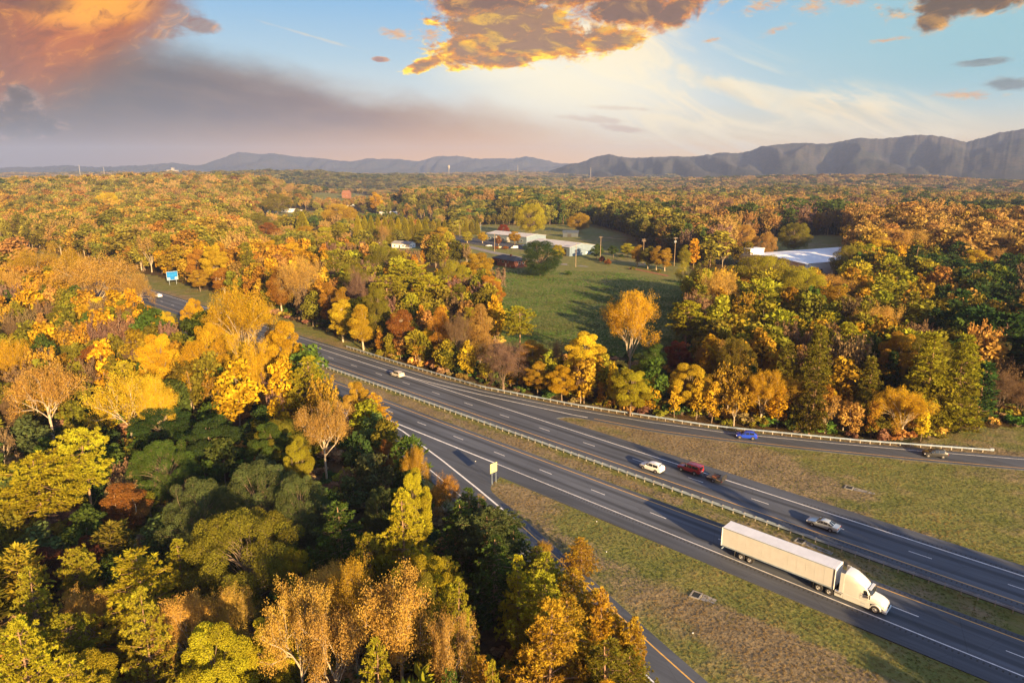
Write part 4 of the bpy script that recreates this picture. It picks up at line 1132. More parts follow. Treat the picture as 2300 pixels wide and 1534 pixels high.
oak0|625|436|76|b482|olive|olive oak above the small white far house
tall0|846|430|30|b478|gold|narrow gold tree near the far houses
round0|730|510|66|b562|lime|yellow green tree beside the white lorry
pine0|762|500|40|b560|ygreen|tall yellow green pine right of the yellow green tree by the lorry
bare0|861|506|36|b556|tan|bare tan tree in front of the cypress row
round1|690|508|56|b556|amber|amber low tree in front of the white lorry
oak0|245|433|56|b470|yellow|pale yellow tree standing out of the far left wood
oak1|1045|408|60|h20|olive|olive tree on the wooded rise beyond the cypress row
oak0|930|430|60|h21|olive|olive tree left of the wooded rise
oak1|1300|478|60|h19|amber|amber tree behind the dark shed
oak0|1670|505|70|h19|peach|peach coloured tree behind the long blue roof
oak1|1720|520|60|h19|tan|tan tree directly behind the long blue roof
oak0|1790|500|80|h20|olive|grey olive tree behind the long blue roof
'''
# row of evergreens: all one height, told apart only by their place in the row
CYPROW = [(806 + i * 15.0, 483 + i * .75, 30, 552 - i * .6) for i in range(11)] + [(962 + i * 12.2, 492 + i * .6, 19, 528 - i * .1) for i in range(10)]
ORD = ['first', 'second', 'third', 'fourth', 'fifth', 'sixth', 'seventh', 'eighth', 'ninth', 'tenth', 'eleventh', 'twelfth']
for i, (x, y, w, b) in enumerate(CYPROW):
    if i < 11: lb = '%s tall green cypress from the left in the row behind the white bungalow' % ORD[i]
    else: lb = '%s small green cypress from the left in the low row beside the parking lot' % ORD[i - 11]
    HEROES += 'cypress%d|%.0f|%.0f|%d|b%.0f|%s|%s\n' % (i % 2, x, y, w, b, 'ygreen' if i % 3 else 'lime', lb)
for i, x in enumerate((2136, 2145, 2156, 2176)):
    HEROES += 'cypress%d|%d|634|7|b648|dark|%s small dark clipped conifer from the left on the right hand lawn\n' % (i % 2, x, ORD[i])

KINDNAME = dict(dome='broadleaf_tree', broad='open_tree', round='broadleaf_tree', oak='oak_tree', tall='slender_tree', open='open_tree', bare='bare_tree', pine='pine_tree', spread='pine_tree', fir='conifer_tree', cypress='cypress_tree', bush='shrub')
KINDCAT = dict(bush='shrub')
rng = np.random.default_rng(2024)
hero_extra = []
placed = []                                         # x, y, crown radius, height, px, pytop, short phrase
def make_tree(key, x, y, zg, H, wm, colour, label, group, squash=None):
    crown, trunk, w0 = PROTO[key]
    k = key.rstrip('0123456789')
    r = empty(KINDNAME[k], (x, y, zg), rng.uniform(0, 6.283), label, KINDCAT.get(k, 'tree'), group)
    sxy = wm / w0
    r.scale = (sxy, sxy, H / HT)
    r.color = (*colour, 1)
    t = link('trunk' if k != 'bush' else 'stem', trunk, r)
    c = link('crown', crown, r); c.color = (*colour, 1)
    return r
def vary(c, k=.12):
    f = 1 + rng.normal() * k; g = 1 + rng.normal() * k * .5
    return tuple(float(np.clip(v * f * q, .004, .8)) for v, q in zip(c, (1, g, 1)))
GROUPS = dict(pine='pines of the woods by the highway', spread='pines of the woods by the highway', fir='conical conifers of the woods by the highway', cypress='cypresses planted in rows', bush='shrubs beside roads and buildings', bare='bare trees of the woods by the highway')
for ln in HEROES.strip().split('\n'):
    key, x, y, w, sp, colr, lab = ln.split('|')
    x, y, w = float(x), float(y), float(w); v = float(sp[1:])
    if sp[0] == 'b':
        p = on_ground(x, v); zz = p.z
        d = ray(x, y); tt = p.y / d[1]; H = CAM_H + d[2] * tt - zz
    else:
        H = v * (.76 if y > 1200 else .82 if y > 600 else .95)
        while True:                                 # its foot must stand clear of the carriageways
            zz = 0.0
            for _ in range(8):
                q = at(x, y, zz + H); zz = gz(q[0], q[1])
            s_, n_ = SN(q[0], q[1]); lim_ = float(ramp_near_line(s_)) - 8.0 if s_ > -50 else -11.5
            if n_ < lim_ or n_ > 30 or H > 29: break
            H *= 1.04
        p = Vector((q[0], q[1], zz))
    depth = p.y * math.cos(PITCH) - (zz + H * .7 - CAM_H) * math.sin(PITCH)
    wm = w / FPX * depth
    make_tree(key, p.x, p.y, zz, H, wm, vary(PAL[colr], .06), lab, GROUPS.get(key.rstrip('0123456789'), 'autumn trees of the woods by the highway'))
    placed.append((p.x, p.y, wm / 2, H, x, y, colr, key.rstrip('0123456789')))
RAMP_PINES = [(6, -8.6, 5.5, 6, 'green', 'spread0'), (11, -9.5, 6.0, 7, 'dark', 'spread1'), (16, -8.8, 6.0, 6.5, 'grey', 'pine1'), (21, -9.8, 6.6, 7.5, 'dark', 'spread0'), (26, -8.8, 6.2, 7, 'olive', 'spread1'),
              (30, -10.5, 7.6, 8, 'ygreen', 'spread0'), (34, -9.0, 7.4, 8, 'amber', 'spread1'), (38, -8.6, 7.0, 7.5, 'amber', 'spread0'), (41.5, -9.0, 6.6, 7, 'gold', 'spread1'), (44.5, -9.2, 5.4, 6, 'olive', 'spread0'), (35, -15, 9.5, 9, 'ygreen', 'spread0'), (40, -15.5, 10.0, 9.5, 'amber', 'spread1'), (24, -15, 8.4, 8.5, 'green', 'spread1'), (45, -14, 8.2, 8, 'olive', 'spread1'), (13, -14.5, 7.8, 8, 'green', 'spread1')]
for i, (s_, dn, H, wm, colr, key) in enumerate(RAMP_PINES):
    x, y = W(s_, float(ramp_near_line(s_)) + dn); zz = gz(x, y); H = H * 1.4 - zz * .8; wm *= 1.2
    px, pt = project(x, y, zz + H)
    nm = dict(green='green', dark='dark green', grey='grey green', olive='olive', ygreen='yellow green', amber='gold green', gold='golden')[colr]
    where = ('%s from the top of ten pines hugging the exit ramp' % ORD[i]) if i < 10 else ('%s from the top of five pines one rank behind the ramp' % ['third', 'fourth', 'second', 'fifth', 'first'][i - 10])
    make_tree(key, x, y, zz, H, wm, vary(PAL[colr], .06), '%s pine, %s' % (nm, where), GROUPS['spread'])
    placed.append((x, y, wm / 2, H, px, pt, colr, 'spread')); hero_extra.append('%s feathery pine by the exit ramp' % nm)
PL = np.array([[a[0], a[1], a[2], a[3]] for a in placed])

# ------------------------------------------------------------------ the woods between and beyond them
def palette_at(px, py, u, x, y):
    """which kinds and colours grow where; u: random 0..1"""
    if x < 0 and False: pass
    return None
def region(px, py, d, pt=None):
    if d < 420:
        q = py if pt is None else pt
        if px < 1250 and q > 1220: return [('spread', 'ygreen', 3), ('round', 'lime', 1.5), ('open', 'peach', 1.5), ('spread', 'olive', 2), ('pine', 'ygreen', 2), ('spread', 'amber', 1)]
        if px < 1150 and q > 890: return [('round', 'dark', 2.5), ('round', 'green', 3), ('pine', 'green', 2), ('oak', 'grey', 2.5), ('round', 'olive', 2.5), ('bare', 'brown', 1.5), ('spread', 'olive', 2)]
        if px < 720 and q > 640: return [('bare', 'brown', 1.6), ('round', 'olive', 3.5), ('round', 'green', 2), ('open', 'amber', 2), ('bare', 'mauve', .9), ('round', 'gold', 1.4), ('tall', 'tan', 1.2)]
        if px < 720: return [('oak', 'amber', 3), ('round', 'gold', 3), ('open', 'tan', 2), ('round', 'orange', 1.5), ('oak', 'olive', 2), ('tall', 'amber', 2), ('fir', 'olive', .8)]
        if px < 1300 and py < 900: return [('oak', 'olive', 3), ('pine', 'ygreen', 3), ('tall', 'orange', 2), ('tall', 'gold', 1.6), ('bare', 'mauve', 1.4), ('round', 'tan', .7), ('bare', 'brown', 1.2)]
        if px > 2080: return [('spread', 'dark', 4), ('fir', 'dark', 2), ('round', 'green', 2), ('open', 'peach', 1.1), ('bare', 'brown', 1.4), ('round', 'olive', 1)]
        return [('fir', 'olive', 2.4), ('pine', 'ygreen', 2), ('round', 'ygreen', 2.0), ('oak', 'olive', 2), ('bare', 'brown', 1.4), ('open', 'amber', 2.0), ('round', 'amber', 1.6), ('tall', 'gold', 1.0), ('round', 'green', 1.0)]
    if px > 1900 and d < 620: return [('bare', 'peach', 2), ('round', 'peach', 3), ('round', 'tan', 3), ('round', 'amber', 1), ('bare', 'tan', 2), ('oak', 'olive', 1.6), ('oak', 'tan', 2)]
    if px > 2000 and d < 1000: return [('fir', 'dark', 3), ('round', 'green', 3), ('round', 'olive', 2), ('round', 'orange', 1)]
    if px < 700: return [('round', 'gold', 2.6), ('oak', 'amber', 2.2), ('oak', 'olive', 3.4), ('round', 'orange', .7), ('bare', 'tan', 2.4), ('round', 'ygreen', 3.0), ('pine', 'olive', 1.5), ('tall', 'gold', 1.3)]
    if px < 1500: return [('oak', 'olive', 4), ('round', 'tan', 2.2), ('round', 'orange', .7), ('bare', 'tan', 2.0), ('oak', 'ygreen', 2.4), ('pine', 'green', 1.8), ('fir', 'olive', 1.8), ('round', 'gold', 1.5)]
    return [('oak', 'olive', 4), ('round', 'tan', 2.6), ('bare', 'tan', 2), ('round', 'brown', 1.4), ('pine', 'green', 1.6), ('round', 'gold', 1.0), ('bare', 'mauve', 1.2), ('round', 'green', 1.6)]
def pick(reg, u):
    t = sum(r[2] for r in reg) * u
    for r in reg:
        t -= r[2]
        if t <= 0: return r
    return reg[-1]

cand = []
# ring by ring jittered positions, spacing grows with distance
def sample(d0, d1, a0, a1, sp0, spk):
    out = []; d = d0
    while d < d1:
        sp = max(sp0, spk * d); da = sp / d
        n = max(1, int((a1 - a0) / da))
        aa = a0 + (np.arange(n) + rng.uniform(0, 1)) * (a1 - a0) / n + rng.uniform(-.42, .42, n) * da
        rr = d + rng.uniform(-.45, .45, n) * sp
        out.append(np.stack([rr * np.sin(aa), rr * np.cos(aa)], 1)); d += sp
    return np.concatenate(out)
near = sample(34, 420, R(-43), R(43), 7.2, .0145)
keep = ~is_open(near[:, 0], near[:, 1]); near = near[keep]
if len(PL):
    dd = np.hypot(near[:, None, 0] - PL[None, :, 0], near[:, None, 1] - PL[None, :, 1])
    near = near[(dd > np.maximum(3.0, PL[None, :, 2] * .62)).all(1)]
_es = np.arange(-108, 72, 4.2); edge = []
for k_ in range(2):                                 # a close-set sunlit front row behind the guardrail
    for s_ in _es + k_ * 2.1:
        n_ = float(ramp_far_outer(s_)) + 6.5 + 5.0 * k_ + rng.uniform(-1, 1.5); edge.append(W(s_ + rng.uniform(-1.2, 1.2), n_))
edge = np.array(edge); edge = edge[~is_open(edge[:, 0], edge[:, 1])]
dd = np.hypot(edge[:, None, 0] - PL[None, :, 0], edge[:, None, 1] - PL[None, :, 1]); edge = edge[(dd > np.maximum(2.4, PL[None, :, 2] * .5)).all(1)]
near = np.concatenate([near, edge]); n_edge = len(near) - len(edge)
for i_, (x, y) in enumerate(near):
    z = gz(x, y); px, py = project(x, y, z); d = math.hypot(x, y)
    pt = project(x, y, z + 11)[1]
    kd, cl, _ = pick(region(px, py, d, pt), rng.random())
    H = rng.uniform(11, 16.5) if (px < 1150 and py > 640) else rng.uniform(12, 19)
    if px < 1150 and pt > 870: H = rng.uniform(6.5, 10.5)
    if px < 1250 and pt > 1220: H = rng.uniform(9.5, 13.5)
    if kd == 'bare': H *= .95
    s_, n_ = SN(x, y)
    if not (-9 > n_ or n_ > 45): H *= .8
    if 0 < s_ < 62 and -24 < n_ - float(ramp_near_line(s_)) < -7: H = rng.uniform(9, 12.5)
    if i_ >= n_edge:
        kd, cl, _ = pick([('round', 'gold', 3), ('open', 'amber', 2.5), ('tall', 'yellow', 2), ('round', 'ygreen', 2), ('open', 'tan', 1.2), ('tall', 'orange', 1.2), ('round', 'olive', 1.2)], rng.random()); H = rng.uniform(6, 11.5)
    # do not overtop the trees one sees the feet of, nor hide the open ground behind
    cand.append([x, y, z, H, kd, cl, px, py, d])
# keep sight lines to the field, the road signs and the far carriageway
def blocks(c):
    x, y, z, H = c[:4]
    px, pt = project(x, y, z + H); pb = c[7]
    wpx = FPX * H * .25 / c[8]
    for (x0, y0, x1, y1) in ((1085, 600, 1560, 790), (340, 596, 416, 690), (960, 545, 1650, 602), (1640, 553, 1890, 600), (875, 535, 945, 560), (215, 585, 280, 640)):
        if x0 - wpx < px < x1 + wpx and pt < y1 and pb > y1: return True
    return False
cand = [c for c in cand if not blocks(c) and not (c[8] < 80 and c[6] > 1450)]
for c in cand: c.append(c[3] * FPX / c[8])
cand.sort(key=lambda c: -c[9])
infr = [c for c in cand if -30 < c[6] < 2330 and project(c[0], c[1], c[2] + c[3])[1] < 1534]
n_ind = max(0, 296 - len(placed))
indiv = infr[:n_ind]; ids = set(id(c) for c in indiv)
CW = dict(round=.58, oak=.72, tall=.36, open=.6, bare=.5, pine=.48, spread=.62, fir=.42)
CNAME = dict(gold='golden', yellow='yellow', amber='amber', orange='orange', tan='tan', peach='peach', rust='rust', red='red', maroon='maroon', lime='lime', ygreen='yellow green', olive='olive', green='green', dark='dark green', grey='grey green', brown='brown', mauve='mauve')
KN = dict(round='broadleaf tree', oak='oak', tall='slender tree', open='open crowned tree', bare='bare tree', pine='pine', spread='pine', fir='conifer')
hero_lab = [l.split('|')[6] for l in HEROES.strip().split('\n')] + hero_extra
used = {}
for c in indiv:
    x, y, z, H, kd, cl, px, py, d, _ = c
    pt = project(x, y, z + H)[1]
    key = kd + str(rng.integers(0, 3 if kd in ('round', 'open', 'pine') else 2))
    # name it after the labelled tree nearest to it in the picture
    best = min(range(len(placed)), key=lambda i: (placed[i][4] - px) ** 2 + (placed[i][5] - pt) ** 2 + used.get((i, kd, cl), 0) * 9e9)
    used[(best, kd, cl)] = 1
    dx, dy = px - placed[best][4], pt - placed[best][5]
    rel = ('right of' if dx > 0 else 'left of') if abs(dx) > abs(dy) else ('below' if dy > 0 else 'above')
    ref = hero_lab[best].split(',')[0].split()
    ref = ref[:8]
    while ref[-1] in ('the', 'of', 'a', 'an', 'by', 'at', 'to', 'in', 'on', 'with', 'and', 'behind', 'under', 'below', 'above', 'beside', 'right', 'left', 'right', 'rising', 'standing', 'flat', 'green', 'two', 'orange', 'directly', 'few', 'pale', 'big', 'dark', 'golden', 'upper', 'between', 'bottom', 'yellow', 'near', 'olive', 'first', 'largest', 'joined', 'tan', 'long', 'huge', 'white'): ref.pop()
    lab = '%s %s %s the %s' % (CNAME[cl], KN[kd], rel, ' '.join(ref))
    make_tree(key, x, y, z, H, H * CW[kd] * rng.uniform(.85, 1.2), vary(PAL[cl], .15), ' '.join(lab.split()[:16]), GROUPS.get(kd, 'low trees filling the woods'))

# everything else is woodland: one mass, tree after tree to the horizon
pts, scl, rot, tone, idx = [], [], [], [], []
FI = dict(round=(0, 1), oak=(7, 1), tall=(2, 2), open=(3, 0), bare=(3, 3), pine=(4, 4), spread=(4, 5), fir=(5, 5), bush=(6, 6))
def in_view(x, y, z, H, wm):
    if y < 5: return False
    px, pt = project(x, y, z + H); m_ = FPX * wm / max(y, 20)
    return -m_ < px < 2300 + m_ and pt < 1550
def put(x, y, z, H, wm, kd, col):
    k = FI[kd][rng.integers(0, 2)]; w0 = FAR[k][1]
    pts.append((x, y, z)); scl.append((wm / w0, wm / w0, H / HT)); rot.append(rng.uniform(0, 6.28)); tone.append(col); idx.append(k)
for c in cand:
    if id(c) in ids: continue
    x, y, z, H, kd, cl = c[:6]
    put(x, y, z, H, H * CW[kd] * rng.uniform(.85, 1.25), kd, vary(PAL[cl], .15))
far = np.concatenate([sample(420, 7500, R(-44), R(44), 7.6, .0078), sample(420, 2500, R(44), R(62), 12, .02), sample(420, 2500, R(-62), R(-44), 12, .02)])
far = far[~is_open(far[:, 0], far[:, 1])]
fz = ground_z(far[:, 0], far[:, 1])
patchn = fbm(far[:, 0] / 130, far[:, 1] / 130, 77, 3); patch2 = fbm(far[:, 0] / 420, far[:, 1] / 420, 78, 3)
for (x, y), z, pn, p2 in zip(far, fz, patchn, patch2):
    d = math.hypot(x, y); px, py = project(x, y, z)
    if 690 < px < 1480 and 400 < d < 500: continue
    reg = region(px, py, d)
    if 480 + 90 * (pn - .5) < px < 1010 + 300 * (pn - .5) and 2100 < d < 3800: reg = [('fir', 'green', 3), ('pine', 'olive', 3), ('round', 'olive', 2), ('round', 'tan', 1)]
    u = np.clip(rng.random() * .5 + .5 * np.clip((pn - .28) / .44, 0, 1), 0, .9999)
    if 560 < px < 1015 and 468 < py < 560:
        if rng.random() < .82: continue
    elif 560 < px < 905 and 424 < py <= 468 and rng.random() < .62: continue
    kd, cl, _ = pick(reg, u)
    if p2 < .42 and rng.random() < .65: kd, cl = [('oak', 'olive'), ('pine', 'olive'), ('oak', 'ygreen'), ('fir', 'green'), ('round', 'olive')][rng.integers(0, 5)]
    if p2 > .58 and rng.random() < .5: cl = {'gold': 'amber', 'orange': 'rust', 'amber': 'olive', 'peach': 'tan'}.get(cl, cl)
    sp = max(7.6, .0078 * d)
    vs = float(np.clip(rng.lognormal(0, .22), .6, 1.6)) * (.85 + .5 * pn)
    H = rng.uniform(15, 21) * (.65 + .35 * vs)
    if 560 < px < 1130 and py > 468: H *= .6
    elif 560 < px < 905 and py > 424: H *= .6
    if 1630 < px < 1895 and d < 450:
        if py > 560: continue
    c_ = np.array(vary(PAL[cl], .13)); lum = c_ @ [.3, .55, .15]; f_ = min(.42, .10 + (d - 420) / 6000)  # colour greys with distance: haze painted into the far crowns
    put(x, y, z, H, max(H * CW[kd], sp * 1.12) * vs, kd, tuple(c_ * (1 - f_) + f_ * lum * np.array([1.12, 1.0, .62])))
# woods beside and behind the camera, out of the picture: they shade the road and the lower left
side = sample(30, 300, R(43), R(317), 9.5, .03)
side = side[~is_open(side[:, 0], side[:, 1])]
for x, y in side:
    s_, n_ = SN(x, y)
    tall_ = (100 < s_ < 300 and -75 < n_ < -12)
    H = rng.uniform(9, 12) if tall_ else rng.uniform(4.5, 8)
    kd, cl, _ = pick([('round', 'olive', 3), ('pine', 'olive', 3), ('round', 'amber', 1)], rng.random())
    if in_view(x, y, gz(x, y), H, H * .6): continue
    put(x, y, gz(x, y), H, H * .6, kd, vary(PAL[cl]))
for s_, n_, H in [(88, -13, 7.5), (92, -16, 8.5), (96, -14, 9.5), (100, -19, 10.5), (105, -16, 11.5), (110, -22, 12.5), (115, -18, 13.5), (120, -24, 14.5), (126, -21, 16), (132, -27, 17), (139, -25, 18.5), (101, -25, 9.5), (112, -29, 11.5),
                  (128, -11, 20), (135, -13, 21.5), (142, -11, 22), (149, -15, 23), (156, -12, 24), (163, -17, 24), (170, -13, 25), (150, -30, 20)]:
    x, y = W(s_, n_); kd, cl, _ = pick([('round', 'olive', 3), ('pine', 'olive', 3), ('round', 'amber', 2)], rng.random())
    if in_view(x, y, gz(x, y), H, H * .62): continue
    put(x, y, gz(x, y), H, H * .62, kd, vary(PAL[cl]))
for s_, n_, H in ((111, -10.8, 26),):
    x, y = W(s_, n_); put(x, y, gz(x, y), H, 4.6, 'tall', PAL['olive'])
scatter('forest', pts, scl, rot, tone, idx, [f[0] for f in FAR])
# undergrowth under the near trees
ug = sample(30, 330, R(-44), R(44), 3.1, .012); ug = ug[~is_open(ug[:, 0], ug[:, 1])]
uz = ground_z(ug[:, 0], ug[:, 1]); n = len(ug)
uh = rng.uniform(1.2, 4.0, n); cols = [PAL[k] for k in ('brown', 'olive', 'green', 'olive', 'dark', 'brown', 'tan')]
scatter('undergrowth', np.column_stack([ug, uz]), np.column_stack([uh / HT * 1.5, uh / HT * 1.5, uh / HT]), rng.uniform(0, 6.28, n),
        1.5 * np.array([vary(cols[i], .25) for i in rng.integers(0, len(cols), n)]), np.zeros(n, int), [FAR[6][0]])
# rough grass on the verges and the field
tuftb = Leaves(); r2 = np.random.default_rng(5)
for _ in range(9):
    an = r2.uniform(0, 6.28); c = np.array([math.cos(an), math.sin(an), 0]) * r2.uniform(0, .3)
    tuft(tuftb, c, (math.cos(an) * .6, math.sin(an) * .6, 1.0), 3, .5, .16, r2, .5, .45)
grass_me = tuftb.mesh('grass_tuft', M['leaf_far'])
gp = np.concatenate([sample(62, 190, R(-30), R(40), .62, .0062), sample(190, 420, R(-12), R(22), .9, .0036), sample(190, 330, R(-32), R(-12), 1.2, .006)])
s_, n_ = (gp - O0) @ DD, (gp - O0) @ NN
pave = ((n_ > -7.7) & (n_ < 4.9)) | ((n_ > 9.6) & (n_ < 23.6)) | ((n_ < ramp_near_line(s_) + 1.9) & (n_ > ramp_near_line(s_) - 8)) | ((s_ < -5) & (n_ < -7) & (n_ > ramp_near_line(s_) - 8)) | ((n_ > np.where(s_ < -17, 23, ramp_far_inner(s_) - 1.5)) & (n_ < ramp_far_outer(s_) + 1.9))
ok = is_open(gp[:, 0], gp[:, 1]) & ~pave & ~inside(business, gp[:, 0], gp[:, 1]) & ~inside(factory, gp[:, 0], gp[:, 1])
gp = gp[ok]; gzv = ground_z(gp[:, 0], gp[:, 1]); n = len(gp)
fn = fbm(gp[:, 0] / 7, gp[:, 1] / 7, 31, 3); s_, n_ = (gp - O0) @ DD, (gp - O0) @ NN
p0 = SN(*at(1720, 1450))
def bump_(px, py, a, b, k):
    c = SN(*at(px, py)); return k * np.exp(-((s_ - c[0]) / a) ** 2 - ((n_ - c[1]) / b) ** 2)
brown = .9 * np.exp(-((s_ - p0[0]) / 16) ** 2 - ((n_ - p0[1]) / 4.5) ** 2) + .5 * np.exp(-((n_ - 6.5) / 1.4) ** 2) * (s_ < 25) + .45 * np.exp(-((n_ - ramp_far_outer(s_) - 3) / 1.5) ** 2) + .3 * np.exp(-((n_ - 24) / 1.0) ** 2) + bump_(1560, 1000, 34, 6, .6) + bump_(1180, 1130, 9, 4, .45)  # brown grass, plus tan painting sunlight on the ramp island and upper gore
t = np.clip(np.where(inside(field, gp[:, 0], gp[:, 1]), -.35, .10) + (fn - .42) * 2.2 + brown + rng.normal(size=n) * .15, 0, 1)[:, None]
mv = np.clip((fbm(gp[:, 0] / 16, gp[:, 1] / 9, 43, 3) - .5) * 4, 0, 1)[:, None] * inside(field, gp[:, 0], gp[:, 1])[:, None]
gcolr = (1 - t) * np.array([.135, .165, .042]) + t * np.array([.30, .215, .095])
gh = rng.uniform(.15, .42, n) * np.where(inside(field, gp[:, 0], gp[:, 1]), 2.6 * (.4 + fbm(gp[:, 0] / 11, gp[:, 1] / 11, 41, 3)), 1.0)
gcolr = np.where(inside(field, gp[:, 0], gp[:, 1])[:, None], gcolr * np.array([.72, 1.05, .95]), gcolr)
gcolr = gcolr * (1 - .45 * mv) + .45 * mv * np.array([.15, .105, .075])
scatter('grass', np.column_stack([gp, gzv]), np.column_stack([gh * 1.3, gh * 1.3, gh]), rng.uniform(0, 6.28, n), gcolr * rng.uniform(.75, 1.2, (n, 1)), np.zeros(n, int), [grass_me])
# ------------------------------------------------------------------ guardrails
def guardrail(sfun, s0, s1, label, sides, end=None, postmat='post'):
    """steel W beam on posts, along n = sfun(s)"""
    root = empty('guardrail', (*W(s0, sfun(s0)), 0), 0, label, 'guardrail')
    inv = np.array([W(s0, sfun(s0))[0], W(s0, sfun(s0))[1], 0])
    ss = np.arange(s0, s1, 1.0); P = [W(a, sfun(a)) for a in ss]
    L = np.concatenate([[0], np.cumsum([np.linalg.norm(b - a) for a, b in zip(P[:-1], P[1:])])])
    prof = [(.0, .44), (.075, .475), (.075, .53), (.0, .60), (.075, .67), (.075, .725), (.0, .76)]
    for sd in sides:
        b = MB(); prev = None
        for i, p in enumerate(P):
            t = P[min(i + 1, len(P) - 1)] - P[max(i - 1, 0)]; t = t / np.linalg.norm(t); nn = np.array([-t[1], t[0]]) * sd
            k = len(b.v)
            for o_, z in prof:
                q = p + nn * (.17 + o_); b.v.append((q[0] - inv[0], q[1] - inv[1], z))
            if prev is not None:
                for j in range(len(prof) - 1): b.f.append((prev + j, k + j, k + j + 1, prev + j + 1)); b.mi.append(0)
            prev = k
        b.build('rail', M['steel'], root, smooth=False)
    pm = MB().box(-.07, -.05, -.3, .07, .05, .74)
    for sd in sides: pm.box(-.075, min(0.052 * sd, .168 * sd), .46, .075, max(.052 * sd, .168 * sd), .77)
    pm = pm.mesh('post', M[postmat])
    for d in np.arange(0, L[-1], 1.905):
        x = np.interp(d, L, [p[0] for p in P]); y = np.interp(d, L, [p[1] for p in P]); i = min(int(np.searchsorted(L, d)), len(P) - 1); i0 = max(i - 1, 0)
        t = P[min(i0 + 1, len(P) - 1)] - P[i0]
        link('post', pm, root, (x - inv[0], y - inv[1], 0), (0, 0, math.atan2(t[1], t[0])))
    if end is not None:                              # impact head on the last post
        p = P[end]; t = P[-1] - P[-2] if end == -1 else P[1] - P[0]
        hb = MB().box(-.35, -.20, .38, .35, .20, .86, bevel=.04)
        link('end_terminal', hb.mesh('end_terminal', M['steel']), root, (p[0] - inv[0], p[1] - inv[1], 0), (0, 0, math.atan2(t[1], t[0])))
    return root
guardrail(lambda s_: 9.35, -150, 130, 'long steel guardrail along the narrow grass median between the two carriageways', (1, -1))
guardrail(lambda s_: float(np.interp(s_, [-120, -107, -77.7, -44.7, -18, 9.9, 15.6, 38.3, 59.8], [26.9, 26.7, 26.4, 27.3, 33, 41.9, 44.3, 56.0, 69.2])), -107, 59.8, 'steel guardrail between the merging ramp and the row of autumn trees', (-1,), -1)

# ------------------------------------------------------------------ road signs
M['sign_back'] = pmat('sign_back', (.52, .48, .22), .45, .0, noise=.06, nscale=1.2)
M['sign_green'] = pmat('sign_green', (.01, .16, .07), .5)
M['sign_blue'] = pmat('sign_blue', (.004, .15, .46), .45)
M['sign_white'] = pmat('sign_white', (.46, .52, .46), .45)
M['sign_pale'] = pmat('sign_pale_blue', (.008, .20, .55), .45)
sp = W(-3.6, -10.15)
sg = empty('gore_sign', (*sp, 0), ROAD_ANG, 'square road sign on two steel posts at the ramp grass tip, seen from behind', 'road sign')
pn = MB().box(-.02, -.86, 2.15, .01, .86, 3.95, bevel=.008)
pn.build('panel', M['sign_back'], sg)
MB().box(-.028, -.84, 2.17, -.021, .84, 3.93).build('face', M['sign_green'], sg)
for y in (-.5, .52):
    MB().box(.012, y - .035, -.3, .09, y + .035, 3.9).build('post', M['steel'], sg)
for z in (2.5, 3.55):
    MB().box(.011, -.8, z - .03, .035, .8, z + .03).build('stiffener', M['sign_back'], sg)
bp = W(-278, 37.9); zb = gz(*bp)
bs = empty('blue_road_sign', (*bp, zb), ROAD_ANG, 'large blue road sign with white border and two pale panels beside the far highway', 'road sign')
MB().box(-.05, -2.7, 2.3, 0, 2.7, 6.6, bevel=.01).build('panel', M['sign_blue'], bs)
bd = MB()
for a in ((-2.7, 6.48, 2.7, 6.6), (-2.7, 2.3, 2.7, 2.42), (-2.7, 2.42, -2.58, 6.48), (2.58, 2.42, 2.7, 6.48)): bd.box(.002, a[0], a[1], .012, a[2], a[3])
bd.build('border', M['sign_white'], bs)
for y0, y1, z0, z1 in ((-2.4, -1.15, 2.6, 3.6), (1.15, 2.4, 2.65, 3.65)):
    MB().box(.002, y0, z0, .016, y1, z1).build('pale_panel', M['sign_white'], bs)
for y0, y1, z0, z1 in ((-2.1, -.7, 4.3, 5.5), (-.4, .7, 4.1, 5.4), (1.0, 2.1, 4.4, 5.6)):
    MB().box(.002, y0, z0, .014, y1, z1).build('blue_panel', M['sign_pale'], bs)
for y in (-1.7, 1.7): MB().box(-.15, y - .08, -.5, -.052, y + .08, 6.4).build('post', M['steel'], bs)

# ------------------------------------------------------------------ side road, lots, drains
def sheet(name, pts, mat, z=.05, kind='structure', label=None, cat=None):
    b = MB(); b.poly([(p[0], p[1], z) for p in pts]); n = len(pts)
    me = b.mesh(name, mat)
    if me.polygons[0].normal.z < 0: me.flip_normals()
    return tag(link(name, me), label, cat, kind=kind)
def lane(name, pxs, w, mat, z=.04):
    P = [at(*p) for p in pxs]; L = []; Rr = []
    for i, p in enumerate(P):
        t = P[min(i + 1, len(P) - 1)] - P[max(i - 1, 0)]; t = t / np.linalg.norm(t); n_ = np.array([-t[1], t[0]]) * w / 2
        L.append(p + n_); Rr.append(p - n_)
    b = MB()
    for i in range(len(P) - 1): b.poly([(*Rr[i], z), (*Rr[i + 1], z), (*L[i + 1], z), (*L[i], z)])
    return tag(b.build(name, mat), kind='structure')
M['old_asphalt'] = pmat('old_asphalt', (.20, .185, .175), .9, noise=.15, nscale=.3)
M['mulch'] = pmat('mulch', (.24, .09, .04), .95, noise=.3, nscale=1)
M['gravel'] = pmat('drive_gravel', (.22, .18, .14), .95, noise=.2, nscale=.6)
lane('side_road', [(880, 530), (985, 543), (1060, 556), (1110, 568), (1200, 586), (1260, 593), (1330, 599), (1400, 606), (1470, 616), (1540, 630), (1640, 650)], 7.0, M['old_asphalt'], .045)
sheet('parking_lot', [at(*p) for p in ((1392, 590), (1412, 577), (1470, 580), (1560, 596), (1580, 622), (1538, 624), (1452, 606))], M['asphalt_lot'], .055)
